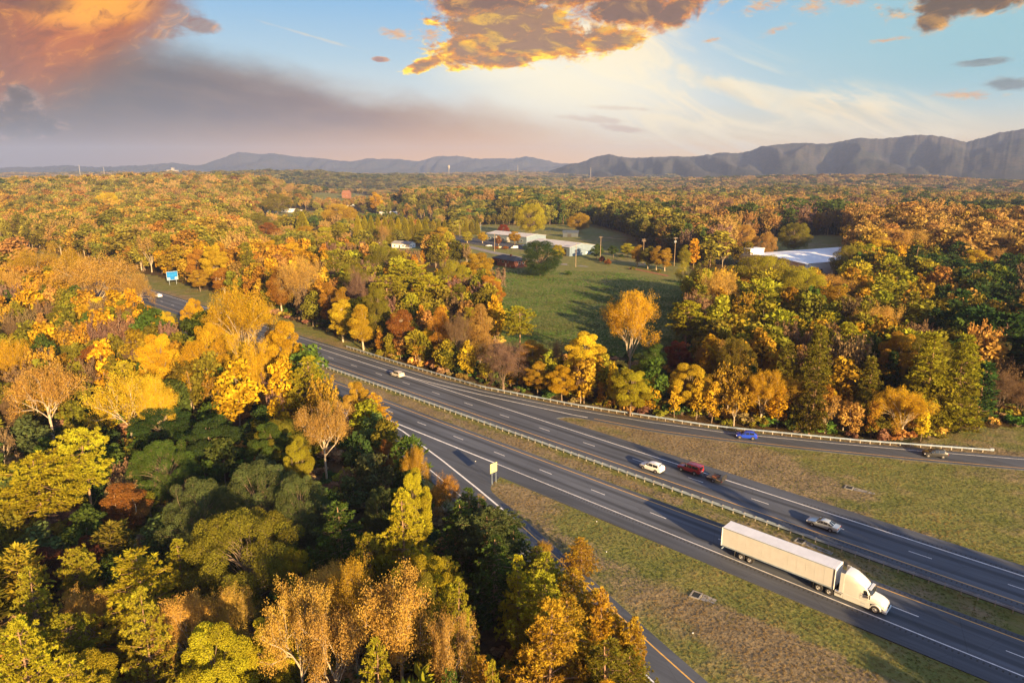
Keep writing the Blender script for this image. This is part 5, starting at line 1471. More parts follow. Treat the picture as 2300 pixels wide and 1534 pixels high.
sheet('parking_lot', [at(*p) for p in ((1018, 527), (1088, 539), (1184, 550), (1186, 561), (1130, 558), (1030, 545))], M['asphalt_lot'], .055)
sheet('driveway', [at(*p) for p in ((2090, 640), (2140, 631), (2175, 636), (2120, 642))], M['conc'], .05)
mb_ = MB(); a_, b_ = at(1416, 603), at(1503, 621)
t_ = (b_ - a_) / np.linalg.norm(b_ - a_); n__ = np.array([-t_[1], t_[0]])
for i in range(12):
    for o0, o1, z0, z1 in ((-2.2, -.9, .06, .3), (-.9, .9, .3, .34), (.9, 2.2, .34, .06)):
        p0, p1 = a_ + (b_ - a_) * i / 12, a_ + (b_ - a_) * (i + 1) / 12
        mb_.poly([(*(p0 + n__ * o0), z0), (*(p1 + n__ * o0), z0), (*(p1 + n__ * o1), z1), (*(p0 + n__ * o1), z1)])
tag(mb_.build('mulch_bed', M['mulch']), kind='structure')
def ditch(px0, px1, w, label):
    """storm drain: a dark iron grate in a concrete collar with a concrete apron running off it"""
    a, b = on_ground(*px0), on_ground(*px1); d = b - a; L = Vector((d.x, d.y)).length; ang = math.atan2(d.y, d.x)
    r = empty('storm_drain', (a.x, a.y, min(a.z, 0) + .02), ang, label, 'drain', 'storm drains in the grass')
    sl = MB(); n = max(3, int(L / 1.5))
    for i in range(n):
        x0 = 1.3 + (L - 1.3) * i / n; x1 = 1.3 + (L - 1.3) * (i + 1) / n - .05; ww = w / 2 * (1 - .4 * i / n)
        sl.poly([(x0, -ww, .06), (x1, -ww, .06), (x1, 0, -.02), (x0, 0, -.02)]).poly([(x0, 0, -.02), (x1, 0, -.02), (x1, ww, .06), (x0, ww, .06)])
    sl.build('apron', M['conc'], r)
    MB().box(-.2, -.8, -.1, 1.2, -.6, .12).box(-.2, .6, -.1, 1.2, .8, .12).box(-.2, -.6, -.1, 0, .6, .12).box(1.0, -.6, -.1, 1.2, .6, .12).build('collar', M['conc'], r)
    g_ = MB()
    for k in range(6): g_.box(.05 + k * .16, -.6, .0, .12 + k * .16, .6, .08)
    g_.build('grate', M['dark'], r)
ditch((1555, 1334), (1608, 1352), 1.5, 'iron drain grate with a pale concrete apron in the brown ramp grass')
ditch((1900, 1094), (1965, 1110), 1.2, 'drain with a concrete apron in the wide grass right of the highway')
ditch((1790, 1213), (1870, 1244), 1.3, 'drain with a concrete apron in the median behind the white truck')
lit = MB().box(-.1, -.07, 0, .1, .07, .08, bevel=.02).mesh('litter', M['white'])
for x, y, lb in ((1340, 1173, 'small white scrap of litter on the ramp grass near the shoulder'), (1362, 1241, 'small white scrap of litter on the grass by the lone orange sapling'), (1068, 1037, 'small white scrap of litter on the asphalt by the thick gore line'), (1556, 1424, 'small white scrap of litter at the edge of the brown grass')):
    p = on_ground(x, y); tag(link('litter', lit, None, (p.x, p.y, max(p.z, -.02) + .06), (0, 0, x)), lb, 'litter', 'scraps of litter by the highway')

# ------------------------------------------------------------------ buildings
M['brick'] = pmat('brick_wall', (.22, .075, .045), .9, noise=.25, nscale=4)
M['redbrick'] = pmat('red_brick_wall', (.20, .085, .05), .9, noise=.2, nscale=3)
M['shingle'] = pmat('dark_shingle', (.06, .065, .075), .9, noise=.25, nscale=2)
M['redroof'] = pmat('reddish_roof', (.22, .10, .06), .9, noise=.2, nscale=1)
M['greyroof'] = pmat('grey_roof', (.26, .25, .24), .8, noise=.2, nscale=.5)
M['metalroof'] = pmat('warm_metal_roof', (.40, .40, .41), .6, noise=.1, nscale=.25)
M['blueroof'] = pmat('pale_membrane_roof', (.78, .82, .86), .6, noise=.08, nscale=.1)
M['siding'] = pmat('white_siding', (.72, .72, .70), .7, noise=.05, nscale=1)
M['bluewall'] = pmat('pale_metal_wall', (.15, .21, .28), .6, noise=.08, nscale=.5)
M['tan_siding'] = pmat('tan_siding', (.42, .34, .24), .8, noise=.08, nscale=1)
M['yellow_siding'] = pmat('cream_siding', (.66, .58, .34), .7, noise=.06, nscale=1)
M['window'] = pmat('window_glass', (.03, .04, .055), .1, spec=.8)
M['shed'] = pmat('blue_grey_metal', (.05, .065, .085), .6, noise=.1, nscale=1)
def house(name, label, cat, p, u, L, D, h, roof, wallm, roofm, rise=1.6, over=.5, wins=(), doors=(), chimney=None, group=None, seams=0):
    """p: near corner, u: direction along the long front, D: depth away to the left of u. local x along the front, y into the depth"""
    z = min(gz(p[0], p[1]), gz(p[0] + u[0] * L, p[1] + u[1] * L))
    r = empty(name, (p[0], p[1], z), math.atan2(u[1], u[0]), label, cat, group)
    w = MB().box(0, 0, -.6, L, D, h)
    if roof == 'gable':
        w.poly([(0, 0, h), (0, D, h), (0, D / 2, h + rise)]).poly([(L, 0, h), (L, D / 2, h + rise), (L, D, h)])
    w.build('wall', wallm, r)
    o = over; e = rise * o / (D / 2)
    rf = MB(); th = .18
    if roof == 'gable':
        for a, b, za, zb in ((-o, D / 2, h - e, h + rise), (D + o, D / 2, h - e, h + rise)):
            q = [(-o, a, za + .02), (L + o, a, za + .02), (L + o, b, zb + .02), (-o, b, zb + .02)]
            if a > b: q = q[::-1]
            rf.poly([(x, y, zz + th) for x, y, zz in q]); rf.poly(q[::-1])
            for i in range(4):
                c, d = q[i], q[(i + 1) % 4]; rf.poly([c, d, (d[0], d[1], d[2] + th), (c[0], c[1], c[2] + th)])
    else:
        k = D / 2
        A = [(-o, -o, h - .05), (L + o, -o, h - .05), (L + o, D + o, h - .05), (-o, D + o, h - .05)]; T = [(k, D / 2, h + rise), (L - k, D / 2, h + rise)]
        rf.poly(A[::-1]).poly([A[0], A[1], T[1], T[0]]).poly([A[2], A[3], T[0], T[1]]).poly([A[1], A[2], T[1]]).poly([A[3], A[0], T[0]])
    ro = rf.build('roof', roofm, r)
    if seams:
        sm = MB()
        for x in np.linspace(0, L, seams):
            for a, b in ((-o, D / 2), (D + o, D / 2)):
                sm.tube([(x, a, h - e + th + .03), (x, b, h + rise + th + .03)], .04, 4)
        tag(sm.build('seam', roofm, ro), kind='stuff')
    if chimney:
        cx_, cy_, ch = chimney
        MB().box(cx_ - .5, cy_ - .4, h - .2, cx_ + .5, cy_ + .4, h + rise + ch).build('chimney', M['brick'], ro)
    fr = M['siding']
    for side, x, z0, ww, hh in wins:
        b = MB(); f = MB(); g_ = .06
        def bx(m, x0, x1, d0, d1, z0_, z1_):
            if side == 'f': m.box(x0, -d1, z0_, x1, -d0, z1_)
            elif side == 'r': m.box(L + d0, x0, z0_, L + d1, x1, z1_)
            else: m.box(-d1, x0, z0_, -d0, x1, z1_)
        bx(f, x - .1, x + ww + .1, .004, .05, z0 - .1, z0 + hh + .1); wo = f.build('window', fr, r)
        bx(b, x, x + ww, .052, .07, z0, z0 + hh); b.build('pane', M['window'], wo)
    for side, x, ww, hh, dm in doors:
        f = MB()
        if side == 'f': f.box(x, -.06, 0, x + ww, -.004, hh)
        elif side == 'r': f.box(L + .004, x, 0, L + .06, x + ww, hh)
        else: f.box(-.06, x, 0, -.004, x + ww, hh)
        f.build('door', dm, r)
    return r
def dirn(a): return np.array([math.cos(R(a)), math.sin(R(a))])
# first warehouse: front from left to right
pa, pb_ = np.array([-21., 566.]), np.array([11.5, 533.]); u = (pb_ - pa) / np.linalg.norm(pb_ - pa)
house('warehouse', 'long pale metal warehouse behind the small lot trees, the left of two', 'warehouse', pa, u, 46, 22, 5.2, 'gable', M['bluewall'], M['metalroof'], 1.6, .5,
      wins=[('f', x, 1.4, 1.6, 1.2) for x in (3, 7, 19, 31, 40)], doors=[('f', 11, 3.6, 3.8, M['siding']), ('f', 24, 3.6, 3.8, M['siding']), ('f', 36, 1.2, 2.2, M['dark'])], group='two warehouses', seams=18)
pc = np.array([38., 452.]); u2 = np.array([.62, -.78]); p2 = pc - u2 * 44
house('warehouse', 'pale metal warehouse with broad low roof behind the magnolia, the right of two', 'warehouse', p2, u2, 44, 24, 6.0, 'gable', M['bluewall'], M['metalroof'], 1.9, .5,
      wins=[('f', x, 1.2, 2.0, 2.0) for x in (30, 33.5)] + [('r', 8, 3.4, 1.2, .8)], doors=[('f', 37.5, 3.4, 4.4, M['dark']), ('f', 14, 3.6, 4, M['siding']), ('r', 15, 1.2, 2.2, M['siding'])], group='two warehouses', seams=18)
ps = at(1264, 533)
house('shed', 'dark blue grey metal shed on the lawn beyond the warehouses', 'shed', ps, dirn(-8), 13, 8, 3.6, 'gable', M['shed'], M['shed'], 1.8, .4, doors=[('f', 4, 3.2, 2.8, M['dark'])])
# factory with a pale roof
fa = np.array([131., 394.]); uf = np.array([.89, .456]); vf = np.array([.456, -.89])
f0 = fa + vf * 46
fr_ = house('factory', 'long low factory with a pale blue white roof among the trees at the right', 'factory', f0, uf, 86, 46, 7.4, 'gable', M['siding'], M['blueroof'], 1.7, .3, doors=[('f', 10 + 14 * i, 3.6, 4, M['dark']) for i in range(5)], wins=[('f', 4, 3, 1.6, 1.2)], seams=0)
MB().box(1.5, 39, 6.9, 12, 45, 11.0).build('roof_plant_room', M['siding'], fr_)
MB().box(1.2, 38.7, 11.0, 12.3, 45.3, 11.25).build('plant_room_roof', M['blueroof'], fr_)
# brick house
pcn = np.array([1.3, 396.]); ub = np.array([.58, -.815]); pb0 = pcn - ub * 23
bh = house('brick_house', 'long brick house with dark hipped roof and chimney at the edge of the field', 'house', pb0, ub, 23, 9.5, 4.2, 'hip', M['brick'], M['shingle'], 2.0, .6,
      wins=[('f', 6.5, 2.2, 1.2, 1.2), ('f', 10.5, 2.2, 2.2, 1.2), ('f', 16, 2.4, 1.0, 1.0), ('f', 18.6, .6, .8, .6), ('r', 3, 2.2, 1.6, 1.2), ('r', 6, 2.2, 1.2, 1.2)], doors=[('f', 13.9, 1.0, 2.1, M['siding']), ('f', .8, 4.4, 2.6, M['dark'])], chimney=(14, 4.0, .9))  # wide dark door panel at left paints the shade inside the carport
pl = at(880, 556)
house('bungalow', 'white bungalow with grey roof in front of the tall cypress row', 'house', pl, dirn(-22), 15, 9, 3.0, 'gable', M['siding'], M['greyroof'], 1.5, .5, wins=[('f', 2, 1, 1.2, 1), ('f', 9, 1, 1.4, 1), ('r', 2, 1, 1.1, 1), ('r', 5.6, 1, 1.1, 1)], doors=[('f', 6, 1, 2.1, M['dark'])])
house('shed', 'small white shed left of the white bungalow', 'shed', at(838, 555), dirn(-5), 5, 4, 2.5, 'gable', M['siding'], M['siding'], .7, .2, doors=[('f', 1.8, 1.2, 2, M['tan_siding'])])
for (x, y, a, L, D, h, wm, rm, rise, lab) in (
        (601, 477, -4, 11, 8, 3.2, M['siding'], M['metalroof'], 2.0, 'small white gabled house in the far hamlet below the olive oak'),
        (631, 477, -3, 18, 7, 3.4, M['siding'], M['siding'], 1.0, 'long white single storey house right of the small gabled one'),
        (662, 478, -3, 9, 5, 2.6, M['tan_siding'], M['siding'], .8, 'low cream shed right of the long white house'),
        (774, 464, -5, 14, 7, 3.2, M['siding'], M['greyroof'], 1.2, 'white house half hidden behind the orange olive oak'),
        (852, 483, -8, 9, 5, 3.0, M['siding'], M['metalroof'], 1.0, 'white mobile home left of two above the cypress row'),
        (876, 483, -8, 8, 5, 3.2, M['bluewall'], M['blueroof'], .8, 'blue white trailer home right of two above the cypress row'),
        (889, 474, -4, 12, 5, 3.0, M['siding'], M['siding'], .8, 'white long shed beyond the two trailer homes'),
        (639, 433, -10, 24, 12, 5.0, M['redbrick'], M['redroof'], 5.0, 'far red roofed house on the green slope'),
        (700, 429, -5, 16, 10, 4.0, M['siding'], M['redroof'], 3.0, 'far white house with reddish roof right of the red roofed one'),
        (768, 445, -12, 13, 12, 9.0, M['redbrick'], M['redroof'], 5.0, 'tall red brick house standing alone on the far lawn'),
        (537, 431, -5, 15, 9, 3.5, M['siding'], M['metalroof'], 2.6, 'white house at the top of the far hedged slope'),
        (2292, 656, 20, 14, 9, 3.4, M['tan_siding'], M['redroof'], 2.4, 'house with a brown roof cut by the right edge'),
        (2188, 655, 5, 2.2, 2.2, 1.9, M['siding'], M['siding'], .5, 'tiny white garden shed on the right hand lawn'),
        (530, 557, -10, 5.5, 2.4, 2.6, M['siding'], M['siding'], .2, 'white box trailer left of the large olive oak')):
    g = on_ground(x, y)
    house('house' if 'house' in lab or 'home' in lab else 'shed', lab, 'house' if 'house' in lab or 'home' in lab else 'shed', (g.x, g.y), dirn(a), L, D, h, 'gable', wm, rm, rise, .4,
          wins=[('f', L * k, h * .35, min(1.4, L * .14), min(1.2, h * .35)) for k in (.18, .68)], doors=[('f', L * .45, min(1.1, L * .2), min(2.1, h * .8), M['dark'])])
gh_ = on_ground(1914, 631)
house('house', 'tan house with porch beside a cream gable, half hidden in the right wood', 'house', (gh_.x, gh_.y), dirn(8), 6.5, 7, 3.0, 'gable', M['tan_siding'], M['greyroof'], 1.4, .5, wins=[('f', 1, 1.1, 1, 1.2), ('f', 4, 1.1, 1, 1.2)], doors=[('f', 2.6, 1, 2.1, M['dark'])])
gh2 = on_ground(1942, 630)
g2 = house('house', 'cream gabled house wing facing the road in the right wood', 'house', (gh2.x, gh2.y + 7), dirn(-78), 7, 5, 4.6, 'gable', M['yellow_siding'], M['greyroof'], 2.4, .3, wins=[('r', 1, 1.2, 1, 1.3), ('r', 3, 1.2, 1, 1.3)])

# ------------------------------------------------------------------ poles and wires
def pole(x, ytop, ybase, lab, arms=1, trans=False, lampa=False, ang=0.0):
    g = on_ground(x, ybase); d = ray(x, ytop); H = CAM_H + d[2] * g.y / d[1] - g.z
    r = empty('lamp_post' if lampa else 'utility_pole', g, ang, lab, 'lamp post' if lampa else 'utility pole', 'poles along the side road')
    MB().tube([(0, 0, -.5), (0, 0, H)], [.17, .11], 8).build('shaft', M['steel'] if lampa else M['wood'], r)
    if lampa:
        MB().box(-.1, -.2, H - .05, 1.2, .2, H + .15, bevel=.04).build('lamp_head', M['steel'], r)
    for k in range(arms):
        MB().box(-1.4, -.2, H - .7 - k * 1.0, 1.4, -.05, H - .5 - k * 1.0).build('cross_arm', M['wood'], r)
        ib = MB()
        for xx in (-1.25, -.5, .5, 1.25): ib.cyl((xx, -.12, H - .4 - k), 'z', .07, .2, 6)
        tag(ib.build('insulator', M['steel'], r), kind='stuff')
    if trans:
        for yy in (-.45, .45): MB().cyl((yy, .1, H - 2.6), 'z', .3, 1.1, 10).build('transformer', M['steel'], r)
    return Vector((g.x, g.y, g.z + H - .35))
T1 = pole(1293, 547, 600, 'pale wooden pole at the field edge, right of the magnolia', 0)
T2 = pole(1348, 531, 588, 'tall wooden pole beside the side road by the rust shrub', 1, ang=.5)
T3 = pole(1444, 536, 592, 'wooden pole with double cross arms behind the row of lot trees', 2, ang=.4)
T4 = pole(1514, 533, 598, 'wooden pole with two grey transformers right of the lot trees', 1, True, ang=.4)
T5 = pole(1111, 524, 566, 'tall pole on the lawn in front of the first warehouse', 0)
pole(1033, 503, 531, 'pole in front of the low cypress row', 0)
pole(1080, 506, 524, 'thin lamp post at the left end of the first warehouse', 0, lampa=True)
pole(1938, 582, 633, 'wooden pole in front of the tan house at the right', 1)
pole(2217, 582, 634, 'wooden pole beside the lemon yellow lawn tree', 0)
pole(596, 457, 478, 'pole left of the small white gabled house', 0)
pole(687, 457, 474, 'pole right of the long white house', 0)
def wires(a, b, n, gap, lab):
    m_ = MB()
    for k in range(n):
        o = Vector((gap * (k - (n - 1) / 2), 0, 0)); pts = []
        for i in range(13):
            t = i / 12; p = a.lerp(b, t) + o; p.z -= 1.6 * 4 * t * (1 - t) * (b - a).length / 60; pts.append(p)
        m_.tube(pts, .035, 3, cap=False)
    tag(m_.build('power_line', M['wire']), lab, 'power line')
wires(T2, T3, 3, .9, 'sagging wires from the side road pole to the double armed pole')
wires(T3, T4, 3, .9, 'sagging wires from the double armed pole to the transformer pole')
wires(T1, T2, 1, .5, 'single wire between the field edge pole and the side road pole')
# signs by the lots
g = on_ground(1433, 599)
r_ = empty('lot_sign', g, R(-14), 'low white sign board under the row of lot trees', 'sign')
MB().box(0, 0, .7, 4.2, .2, 2.1, bevel=.03).build('board', M['white'], r_); MB().box(.3, .02, -.3, .5, .18, .7).build('post', M['post'], r_); MB().box(3.7, .02, -.3, 3.9, .18, .7).build('post', M['post'], r_)
g = on_ground(1120, 559)
r_ = empty('lawn_sign', g, R(-5), 'small cream sign between two rust hedges on the warehouse lawn', 'sign')
MB().box(0, 0, .4, 2.0, .2, 1.7, bevel=.03).build('board', M['yellow_siding'], r_); MB().box(.1, .03, -.3, .25, .17, .4).build('post', M['post'], r_); MB().box(1.75, .03, -.3, 1.9, .17, .4).build('post', M['post'], r_)

# ------------------------------------------------------------------ far masts, water tower, far building
def far_at(px, py, d):
    q = ray(px, py); t = d / q[1]; return q[0] * t, q[1] * t, CAM_H + q[2] * t
x, y, z = far_at(1008, 371, 3300); zg = gz(x, y)
wt_ = empty('water_tower', (x, y, zg), 0, 'white water tower on the horizon below the blue ridge', 'water tower')
mb_ = MB(); H = z - zg
prof = [(1.2, 0), (1.1, H * .66), (2.0, H * .74), (4.6, H * .82), (5.2, H * .89), (4.2, H * .96), (.2, H)]
for (r0, z0), (r1, z1) in zip(prof[:-1], prof[1:]):
    for j in range(16):
        a0, a1 = 2 * math.pi * j / 16, 2 * math.pi * (j + 1) / 16
        mb_.poly([(r0 * math.cos(a0), r0 * math.sin(a0), z0), (r0 * math.cos(a1), r0 * math.sin(a1), z0), (r1 * math.cos(a1), r1 * math.sin(a1), z1), (r1 * math.cos(a0), r1 * math.sin(a0), z1)])
mb_.build('tank', M['greyroof'], wt_)
for px_, py_, d_, lb in ((177, 371, 3600, 'tall pale mast on the left horizon'), (1163, 371, 3300, 'thin mast on the horizon right of the water tower'), (1327, 376, 2900, 'short white mast on the horizon, rightmost'), (232, 375, 3600, 'thin mast on the left horizon, second from the left')):
    x, y, z = far_at(px_, py_, d_); zg = gz(x, y); H = z - zg
    r_ = empty('mast', (x, y, zg), 0, lb, 'mast', 'masts on the horizon')
    k = 1.7 if px_ in (177, 1327) else .9
    lg = MB()
    for sx_ in (-1, 1):
        for sy_ in (-1, 1): lg.tube([(sx_ * k, sy_ * k, 0), (sx_ * k * .35, sy_ * k * .35, H)], .35, 4)
    for i in range(9):
        t = i / 9; w0 = k * (1 - .65 * t); lg.box(-w0, -w0, H * t, w0, w0, H * t + .5)
    lg.build('lattice', M['greyroof'], r_)
x, y, z = far_at(388, 379, 3800); zg = gz(x, y)
hb = empty('far_building', (x, y, zg), 0, 'white building on the left horizon', 'building')
MB().box(-30, -8, -5, 26, 10, max(8, z - zg - 8)).build('wall', M['greyroof'], hb); MB().box(-6, -6, max(8, z - zg - 8), 6, 8, max(20, z - zg + 4)).build('tower', M['greyroof'], hb)
MB().box(-31, -9, max(8, z - zg - 8) + .01, -6.2, 11, max(8, z - zg - 8) + 1.2).build('roof', M['greyroof'], hb)
# ------------------------------------------------------------------ vehicles
PAINT = {}
def paint(k, c, rough=.3, metal=.0):
    if k not in PAINT: PAINT[k] = pmat('paint_' + k, c, rough, metal, coat=.6, noise=.02, nscale=1)
    return PAINT[k]
def wheel_meshes(r, w):
    t = MB(); n = 20
    pr = [(r * .62, -w / 2), (r * .94, -w / 2), (r, -w * .36), (r, w * .36), (r * .94, w / 2), (r * .62, w / 2)]
    for (r0, y0), (r1, y1) in zip(pr[:-1], pr[1:]):
        for j in range(n):
            a, b = 2 * math.pi * j / n, 2 * math.pi * (j + 1) / n
            t.poly([(r0 * math.cos(a), y0, r0 * math.sin(a)), (r0 * math.cos(b), y0, r0 * math.sin(b)), (r1 * math.cos(b), y1, r1 * math.sin(b)), (r1 * math.cos(a), y1, r1 * math.sin(a))])
    rim = MB()
    for sd in (-1, 1):
        y = sd * w * .40
        rim.poly([(r * .62 * math.cos(2 * math.pi * j / n), sd * w * .47, r * .62 * math.sin(2 * math.pi * j / n)) for j in range(n)] if False else [(r * .64 * math.cos(2 * math.pi * j / n), y * .8, r * .64 * math.sin(2 * math.pi * j / n)) for j in range(n)], 1)
        for q in range(5):                          # spokes standing proud of a dark dish
            a = 2 * math.pi * q / 5; c, s_ = math.cos(a), math.sin(a); ww = r * .13
            rim.poly([(r * .62 * c - ww * s_, y * 1.08, r * .62 * s_ + ww * c), (r * .62 * c + ww * s_, y * 1.08, r * .62 * s_ - ww * c), (ww * s_, y * 1.15, -ww * c), (-ww * s_, y * 1.15, ww * c)])
        rim.cyl((0, y * 1.1, 0), 'y', r * .2, .02, 10)
    return t.mesh('tyre', M['rubber'], True), rim.mesh('rim', [M['alu'], M['dark']])
WH = {}
def wheel(root, x, y, r, w):
    if (r, w) not in WH: WH[(r, w)] = wheel_meshes(r, w)
    o = link('wheel', WH[(r, w)][0], root, (x, y, r)); link('rim', WH[(r, w)][1], o); return o
SHAPES = {
 # x (front +), floor, belt/hood height, roof height (0: no cabin), half width at belt, half width at roof
 'suv': dict(L=4.65, W=.94, wb=(1.42, -1.33), wr=.36, st=[(-2.32, .42, .95, 0, .80, 0), (-2.28, .32, 1.02, 0, .88, 0), (-2.18, .30, 1.08, 1.40, .91, .70), (-1.72, .28, 1.08, 1.66, .93, .70), (-.6, .26, 1.05, 1.70, .94, .72), (.25, .26, 1.03, 1.66, .94, .70), (.55, .26, 1.02, 1.58, .93, .67), (1.22, .27, 1.02, 1.06, .93, .80), (1.30, .27, 1.01, 0, .93, 0), (1.75, .30, .96, 0, .90, 0), (2.15, .32, .84, 0, .84, 0), (2.32, .36, .70, 0, .70, 0)]),
 'sedan': dict(L=4.85, W=.91, wb=(1.42, -1.38), wr=.33, st=[(-2.42, .42, .80, 0, .74, 0), (-2.36, .34, .92, 0, .84, 0), (-1.85, .28, .97, 0, .89, 0), (-1.66, .27, .97, 1.00, .90, .70), (-.95, .25, .95, 1.36, .91, .62), (-.2, .24, .93, 1.43, .91, .63), (.25, .24, .92, 1.40, .91, .62), (.95, .25, .92, .95, .90, .76), (1.06, .26, .91, 0, .90, 0), (1.75, .29, .84, 0, .87, 0), (2.2, .33, .72, 0, .80, 0), (2.42, .38, .60, 0, .64, 0)]),
 'hatch': dict(L=4.3, W=.91, wb=(1.36, -1.26), wr=.36, st=[(-2.14, .42, .95, 0, .78, 0), (-2.10, .34, 1.04, 0, .86, 0), (-2.02, .30, 1.08, 1.22, .88, .68), (-1.5, .28, 1.05, 1.54, .90, .66), (-.5, .26, 1.0, 1.60, .91, .68), (.2, .26, .98, 1.56, .91, .67), (.5, .26, .97, 1.46, .91, .64), (1.15, .27, .98, 1.01, .90, .78), (1.22, .27, .97, 0, .90, 0), (1.65, .30, .92, 0, .87, 0), (2.0, .33, .80, 0, .80, 0), (2.15, .38, .66, 0, .66, 0)]),
 'offroad': dict(L=4.7, W=.94, wb=(1.42, -1.34), wr=.41, st=[(-2.3, .52, 1.10, 0, .86, 0), (-2.27, .48, 1.18, 0, .92, 0), (-2.22, .46, 1.20, 1.80, .92, .80), (-2.0, .44, 1.20, 1.86, .93, .80), (-.7, .42, 1.17, 1.88, .94, .81), (.3, .42, 1.15, 1.86, .94, .80), (.52, .42, 1.14, 1.80, .94, .78), (.98, .43, 1.14, 1.17, .93, .84), (1.05, .43, 1.13, 0, .93, 0), (1.7, .46, 1.10, 0, .92, 0), (2.2, .48, 1.02, 0, .88, 0), (2.34, .52, .9, 0, .80, 0)]),
 'van': dict(L=5.6, W=.99, wb=(1.75, -1.6), wr=.36, st=[(-2.8, .45, 1.1, 0, .9, 0), (-2.78, .40, 1.15, 0, .97, 0), (-2.74, .38, 1.2, 2.0, .98, .86), (-2.4, .36, 1.2, 2.1, .99, .86), (-.6, .34, 1.18, 2.12, .99, .87), (.9, .34, 1.16, 2.08, .99, .86), (1.2, .34, 1.16, 2.0, .98, .83), (1.95, .36, 1.14, 1.2, .97, .86), (2.02, .36, 1.13, 0, .96, 0), (2.4, .38, 1.02, 0, .92, 0), (2.7, .42, .86, 0, .84, 0), (2.8, .46, .74, 0, .74, 0)])}
def ring(st, cab=True):
    x, zf, zb, zr, wb, wr = st
    p = [(wb * .80, zf), (wb * .97, zf + .10), (wb * 1.0, zf + (zb - zf) * .55), (wb * .965, zb)]
    if zr:
        p += [(wb * .965 + (wr - wb * .965) * .90, zb + (zr - zb) * .88), (wr * .88, zr), (0, zr + .025)]
    else:
        p += [(wb * .90, zb + .02), (wb * .5, zb + .045), (0, zb + .055)]
    return [Vector((x, a, b)) for a, b in p]
def car(kind, label, s_, n_, ang, colour, name='car', cat='car', group='vehicles on the highway', z=ROAD_Z + .004, pos=None, side_dark=False, sunroof=False, roof_col=None, low_wheels=False):
    sh = SHAPES[kind]; st = sh['st']
    p = W(s_, n_) if pos is None else pos
    root = empty(name, (p[0], p[1], z), ang, label, cat, group)
    rg = [ring(q) for q in st]; nr = 7
    bm = MB()
    for m_ in (1, -1):
        for a, b in zip(rg[:-1], rg[1:]):
            for j in range(nr - 1):
                q = [a[j], b[j], b[j + 1], a[j + 1]]; q = [(v.x, v.y * m_, v.z) for v in q]
                bm.poly(q if m_ < 0 else q[::-1])
    for r_, rev in ((rg[0], False), (rg[-1], True)):
        q = [(v.x, v.y, v.z) for v in r_] + [(v.x, -v.y, v.z) for v in reversed(r_[:-1])]
        bm.poly(q if not rev else q[::-1])
    q = [(a[0].x, a[0].y, a[0].z) for a in rg] + [(a[0].x, -a[0].y, a[0].z) for a in reversed(rg)]
    bm.poly(q)
    me = bm.mesh('body', colour, True)
    b2 = bmesh.new(); b2.from_mesh(me); bmesh.ops.remove_doubles(b2, verts=b2.verts, dist=.002); bmesh.ops.recalc_face_normals(b2, faces=b2.faces); b2.to_mesh(me); b2.free()
    me.polygons.foreach_set('use_smooth', [True] * len(me.polygons))
    try: me.set_sharp_from_angle(angle=R(32))
    except Exception: pass
    body = link('body', me, root)
    cab = [i for i, q in enumerate(st) if q[3]]
    G = M['glass']
    def patch(pts, off, shrink, nm, mat, par=root):
        c = sum(pts, Vector()) / len(pts); nrm = (pts[1] - pts[0]).cross(pts[2] - pts[0]).normalized()
        if nrm.dot(c - Vector((0, 0, .8))) < 0: nrm = -nrm
        P = [v + (c - v) * shrink + nrm * off for v in pts]
        b = MB(); f = MB(); b.poly([tuple(v) for v in P]); k = [v - nrm * (off + .01) for v in P]
        for i in range(len(P)): b.poly([tuple(P[i]), tuple(P[(i + 1) % len(P)]), tuple(k[(i + 1) % len(P)]), tuple(k[i])])
        return b.build(nm, mat, par)
    i0, i1 = cab[0], cab[-1]
    for m_ in (1, -1):                                # side glass, pane by pane, and doors
        def fl(v): return Vector((v.x, v.y * m_, v.z))
        for a, b in zip(cab[:-1], cab[1:]):
            lo0, lo1, hi0, hi1 = rg[a][3], rg[b][3], rg[a][4], rg[b][4]
            if kind == 'van' and a < cab[-3]: continue
            mid = [lo0 + (hi0 - lo0) * .08, lo1 + (hi1 - lo1) * .08, hi1, hi0]
            if (hi0 - lo0).length < .12: mid = [mid[0], mid[1], mid[2]]
            if (hi1 - lo1).length < .12: mid = [mid[0], mid[1], mid[3]]
            if a in (cab[0], cab[1]) and kind in ('suv', 'offroad', 'hatch') and a == cab[0]: continue
            patch([fl(v) for v in mid], .012, .09, 'side_window', G)
    # windscreen and rear window
    def span(a, b, k0, k1):
        ra, rb = rg[a], rg[b]
        return [ra[k0] * 1, Vector((ra[k0].x, -ra[k0].y, ra[k0].z)), Vector((rb[k1].x, -rb[k1].y, rb[k1].z)), rb[k1] * 1]
    patch(span(i1, i1 - 1, 4, 5), .022, .07, 'windscreen', G)
    if kind == 'sedan': patch(span(i0, i0 + 1, 4, 5), .022, .08, 'rear_window', G)
    elif kind != 'van': patch(span(i0 - 0, i0 + 1, 4, 5), .03, .10, 'rear_window', G)
    if kind in ('suv', 'hatch', 'offroad'):
        ra = rg[i0]; zz = (ra[3].z + ra[4].z) / 2
        MB().box(ra[3].x - .05, -.62, ra[3].z + .02, ra[3].x - .012, .62, ra[4].z - .02).build('tailgate_window', G, root)
    rx = rg[0][0].x; fx = rg[-1][0].x; zl = st[1][2]
